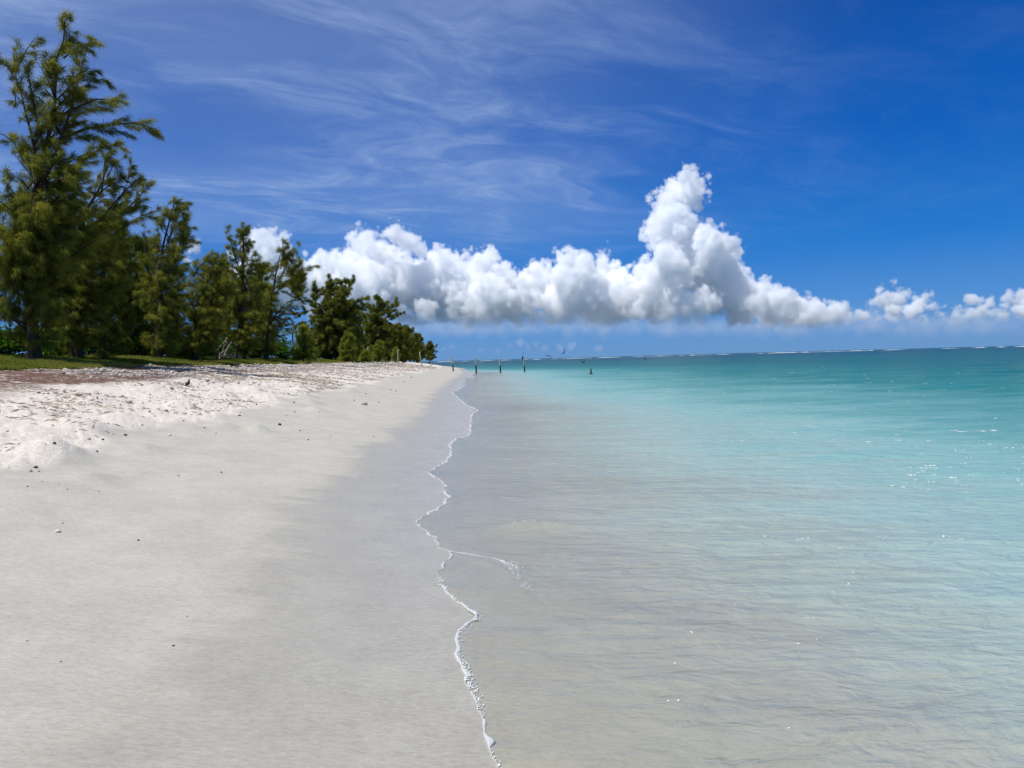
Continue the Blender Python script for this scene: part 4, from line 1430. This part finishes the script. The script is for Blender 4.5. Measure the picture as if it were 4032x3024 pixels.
# ------------------------------------------------------------------ clouds (last: evaluated once)
def build_cloud(name, label, blobs_px, D, base_v, vox, dens, seed, amp=1.0, spread=150, fade=10, flat=60, color=(.99, .995, 1), grow=1.12, soft_base=110):
    rn = random.Random(seed)
    k = D / F
    Pn = []
    for u, v, r in blobs_px:
        off = rn.uniform(-1, 1) * spread if (u, v, r) not in FRONT else rn.uniform(-230, -120)
        p = at(u, v, D + off * k)
        Pn.append((p.x, p.y, p.z, r * k))
    zb = at(sum(b[0] for b in blobs_px) / len(blobs_px), base_v, D).z
    a = np.array(Pn)
    a[:, 3] *= grow
    Pn = [(x, y, z, r * grow) for x, y, z, r in Pn]
    mn = (a[:, :3] - a[:, 3:]).min(0) - 30 * k
    mx = (a[:, :3] + a[:, 3:]).max(0) + 30 * k
    mn[2] = max(mn[2], zb - flat * .5 * k)
    res = [max(4, int((mx[i] - mn[i]) / vox)) for i in range(3)]
    g = bpy.data.node_groups.new(name, 'GeometryNodeTree')
    g.interface.new_socket('Geometry', in_out='INPUT', socket_type='NodeSocketGeometry')
    g.interface.new_socket('Geometry', in_out='OUTPUT', socket_type='NodeSocketGeometry')
    t = NT(g)
    out = t.n('NodeGroupOutput')
    vc = t.n('GeometryNodeVolumeCube')
    vc.inputs['Min'].default_value = mn
    vc.inputs['Max'].default_value = mx
    for i, nm in enumerate(('Resolution X', 'Resolution Y', 'Resolution Z')):
        vc.inputs[nm].default_value = res[i]
    pos = t.n('GeometryNodeInputPosition').outputs[0]
    sdf = None
    for x, y, z, r in Pn:
        d = t.m('SUBTRACT', t.vm('DISTANCE', pos, (x, y, z)), r)
        sdf = d if sdf is None else t.m('MINIMUM', sdf, d)
    n1 = t.n('ShaderNodeTexNoise')
    t.put(n1.inputs['Vector'], pos)
    n1.inputs['Scale'].default_value = 1 / (110 * k)
    n1.inputs['Detail'].default_value = 5
    n1.inputs['Roughness'].default_value = .58
    vo = t.n('ShaderNodeTexVoronoi', feature='F1')
    vo.inputs['Scale'].default_value = 1 / (55 * k)
    vo.inputs['Detail'].default_value = 2
    vo.inputs['Roughness'].default_value = .62
    t.put(vo.inputs['Vector'], t.vm('MULTIPLY_ADD', n1.outputs[1], (60 * k,) * 3, pos))
    disp = t.m('ADD', t.m('MULTIPLY', t.m('SUBTRACT', n1.outputs[0], .5), -150 * k * amp), t.m('MULTIPLY', t.m('SUBTRACT', vo.outputs['Distance'], .45), 85 * k * amp))
    disp = t.m('MAXIMUM', disp, -34 * k * amp)
    s2 = t.m('ADD', t.m('SUBTRACT', t.m('MAXIMUM', sdf, t.m('MULTIPLY', sdf, 3.2)), 14 * k * amp), disp)
    sp = t.n('ShaderNodeSeparateXYZ')
    t.put(sp.inputs[0], pos)
    nb = t.noise(pos, 1 / (160 * k), 2, .6)
    bz = t.m('ADD', zb, t.m('MULTIPLY', t.m('SUBTRACT', nb, .5), flat * k))
    s3 = t.m('MAXIMUM', s2, t.m('SUBTRACT', bz, sp.outputs[2]))
    thin = t.smooth(t.m('SUBTRACT', sp.outputs[2], zb), -10 * k, soft_base * k, 0.06, 1.0)
    t.put(vc.inputs['Density'], t.m('MULTIPLY', t.m('MULTIPLY', s3, -1 / (fade * k), clamp=True), thin))
    m = bpy.data.materials.new('cloud_vapour')
    m.use_nodes = True
    mt = NT(m.node_tree)
    pv = mt.n('ShaderNodeVolumePrincipled')
    oo = mt.n('ShaderNodeOutputMaterial')
    mt.put(oo.inputs['Volume'], pv.outputs[0])
    pv.inputs['Color'].default_value = (*color, 1)
    pv.inputs['Density'].default_value = dens
    pv.inputs['Anisotropy'].default_value = 0.0
    sm = t.n('GeometryNodeSetMaterial')
    sm.inputs['Material'].default_value = m
    t.put(sm.inputs[0], vc.outputs[0])
    t.put(out.inputs[0], sm.outputs[0])
    me = bpy.data.meshes.new(name)
    ob = bpy.data.objects.new(name, me)
    COL.objects.link(ob)
    me.materials.append(m)
    md = ob.modifiers.new('vapour', 'NODES')
    md.node_group = g
    tag(ob, label, 'cloud', None, 'structure')
    print(name, res, round(np.prod(res) / 1e6, 2))
    return ob


TOWER = [(2705, 680, 50), (2660, 763, 75), (2705, 763, 85), (2760, 733, 48), (2610, 803, 60), (2648, 885, 100), (2592, 930, 68), (2705, 950, 105), (2787, 966, 90), (2862, 975, 55), (2890, 1000, 45), (2827, 1056, 95), (2870, 1100, 85),
         (2620, 1040, 90), (2700, 1060, 90), (2650, 1130, 85), (2560, 1120, 80), (2760, 1120, 85), (2600, 1205, 75), (2680, 1215, 80), (2770, 1205, 80), (2850, 1195, 80), (2543, 1066, 70), (2920, 1130, 80), (2940, 1200, 78), (3000, 1165, 75),
         (3010, 1215, 70), (3070, 1190, 66), (3130, 1210, 58), (2520, 1200, 75)]
BANK = [(2420, 1105, 75), (2380, 1070, 75), (2258, 1098, 90), (2217, 1000, 32), (2372, 985, 28), (2300, 1030, 40), (2420, 1186, 110), (2217, 1202, 100), (2120, 1120, 80), (2014, 1170, 100), (2060, 1100, 50), (2330, 1180, 100),
        (1924, 1018, 44), (1818, 1012, 40), (1760, 1020, 45), (1892, 1066, 78), (1980, 1075, 60), (1729, 1066, 85), (1650, 1010, 60), (1590, 970, 55), (1550, 930, 50), (1550, 900, 24), (1436, 947, 60), (1387, 932, 32), (1444, 1023, 90),
        (1525, 1088, 110), (1656, 1129, 110), (1810, 1153, 105), (1920, 1180, 90), (1428, 1129, 110), (1298, 1050, 60), (1224, 1064, 56), (1249, 1129, 90), (1110, 1120, 95),
        (1010, 965, 60), (1080, 985, 68), (1120, 1005, 42), (1000, 1080, 95), (1340, 1090, 80), (745, 962, 36), (740, 1010, 42)]
rnd = random.Random(3)
BANK += [(u, 1232 + rnd.uniform(-12, 12), rnd.uniform(52, 72)) for u in range(1240, 2560, 80)]
RIGHT = [(2960, 1165, 66), (3030, 1195, 62), (3110, 1212, 56), (3200, 1226, 52), (3290, 1238, 48), (3047, 1165, 44), (3000, 1200, 55), (3093, 1188, 42), (3187, 1182, 28), (3261, 1198, 15), (3504, 1110, 20), (3466, 1128, 24), (3420, 1142, 10), (3466, 1172, 46), (3536, 1166, 42), (3597, 1172, 32), (3648, 1168, 26), (3513, 1214, 48), (3606, 1214, 48),
         (3680, 1205, 30), (3765, 1176, 26), (3821, 1180, 36), (3877, 1188, 28), (3790, 1215, 40), (3860, 1215, 40), (3980, 1186, 36), (4030, 1172, 36), (4090, 1180, 50), (4180, 1190, 60), (3950, 1222, 36), (4040, 1222, 46)]
RIGHT += [(u, 1248 + rnd.uniform(-8, 8), rnd.uniform(40, 54)) for u in range(2900, 3260, 45)]
RIGHT += [(u, 1240 + rnd.uniform(-14, 14), rnd.uniform(22, 34)) for u in range(3270, 4300, 62)]
RIGHT += [(u, 1205 + rnd.uniform(-12, 12), rnd.uniform(34, 46)) for u in range(2960, 3220, 40)]
LOW = [(2046, 1352, 30), (2009, 1362, 26), (2080, 1362, 30), (2107, 1356, 28), (1928, 1366, 24), (1890, 1376, 22), (2209, 1364, 28), (2250, 1366, 26), (2310, 1362, 24), (1781, 1362, 26), (1755, 1374, 24), (2140, 1374, 24), (2360, 1372, 20), (1960, 1378, 22),
       (1820, 1376, 22), (2450, 1374, 18), (2520, 1378, 18), (3050, 1372, 20), (3180, 1374, 18)]
FRONT = [(rnd.uniform(1420, 2560), rnd.uniform(1070, 1265), rnd.uniform(26, 48)) for _ in range(36)]
BANK += FRONT
build_cloud('cloud', 'towering white cumulus with a tall cauliflower head above the horizon', TOWER, 16000, 1304, 26, .010, 1, grow=1.14, fade=9, amp=.85, soft_base=170)
build_cloud('cloud', 'long bank of grey and white cumulus stretching left of the tower', BANK, 16000, 1300, 28, .010, 2, grow=1.34, fade=9, soft_base=150)
build_cloud('cloud', 'lower row of smaller cumulus at the right above the open sea', RIGHT, 17000, 1306, 28, .009, 4, amp=.6, grow=1.3)
VEIL = [(u, 1292 + rnd.uniform(-12, 8), rnd.uniform(36, 46)) for u in range(1440, 4330, 38)] + [(u, 1252 + rnd.uniform(-14, 10), rnd.uniform(26, 40)) for u in range(2900, 4330, 48)]
build_cloud('cloud', 'hazy grey blue cloud base and rain haze hanging under the white cumulus', VEIL, 18500, 1388, 50, .0011, 6, amp=.28, spread=60, flat=14, fade=46, soft_base=150, grow=1.45)
build_cloud('cloud', 'faint low cumulus tufts just above the horizon behind the posts', LOW, 30000, 1396, 44, .0010, 5, amp=.35, spread=40, flat=10, fade=14, soft_base=24)
print('foliage verts', sum(n for _, n in TREES))
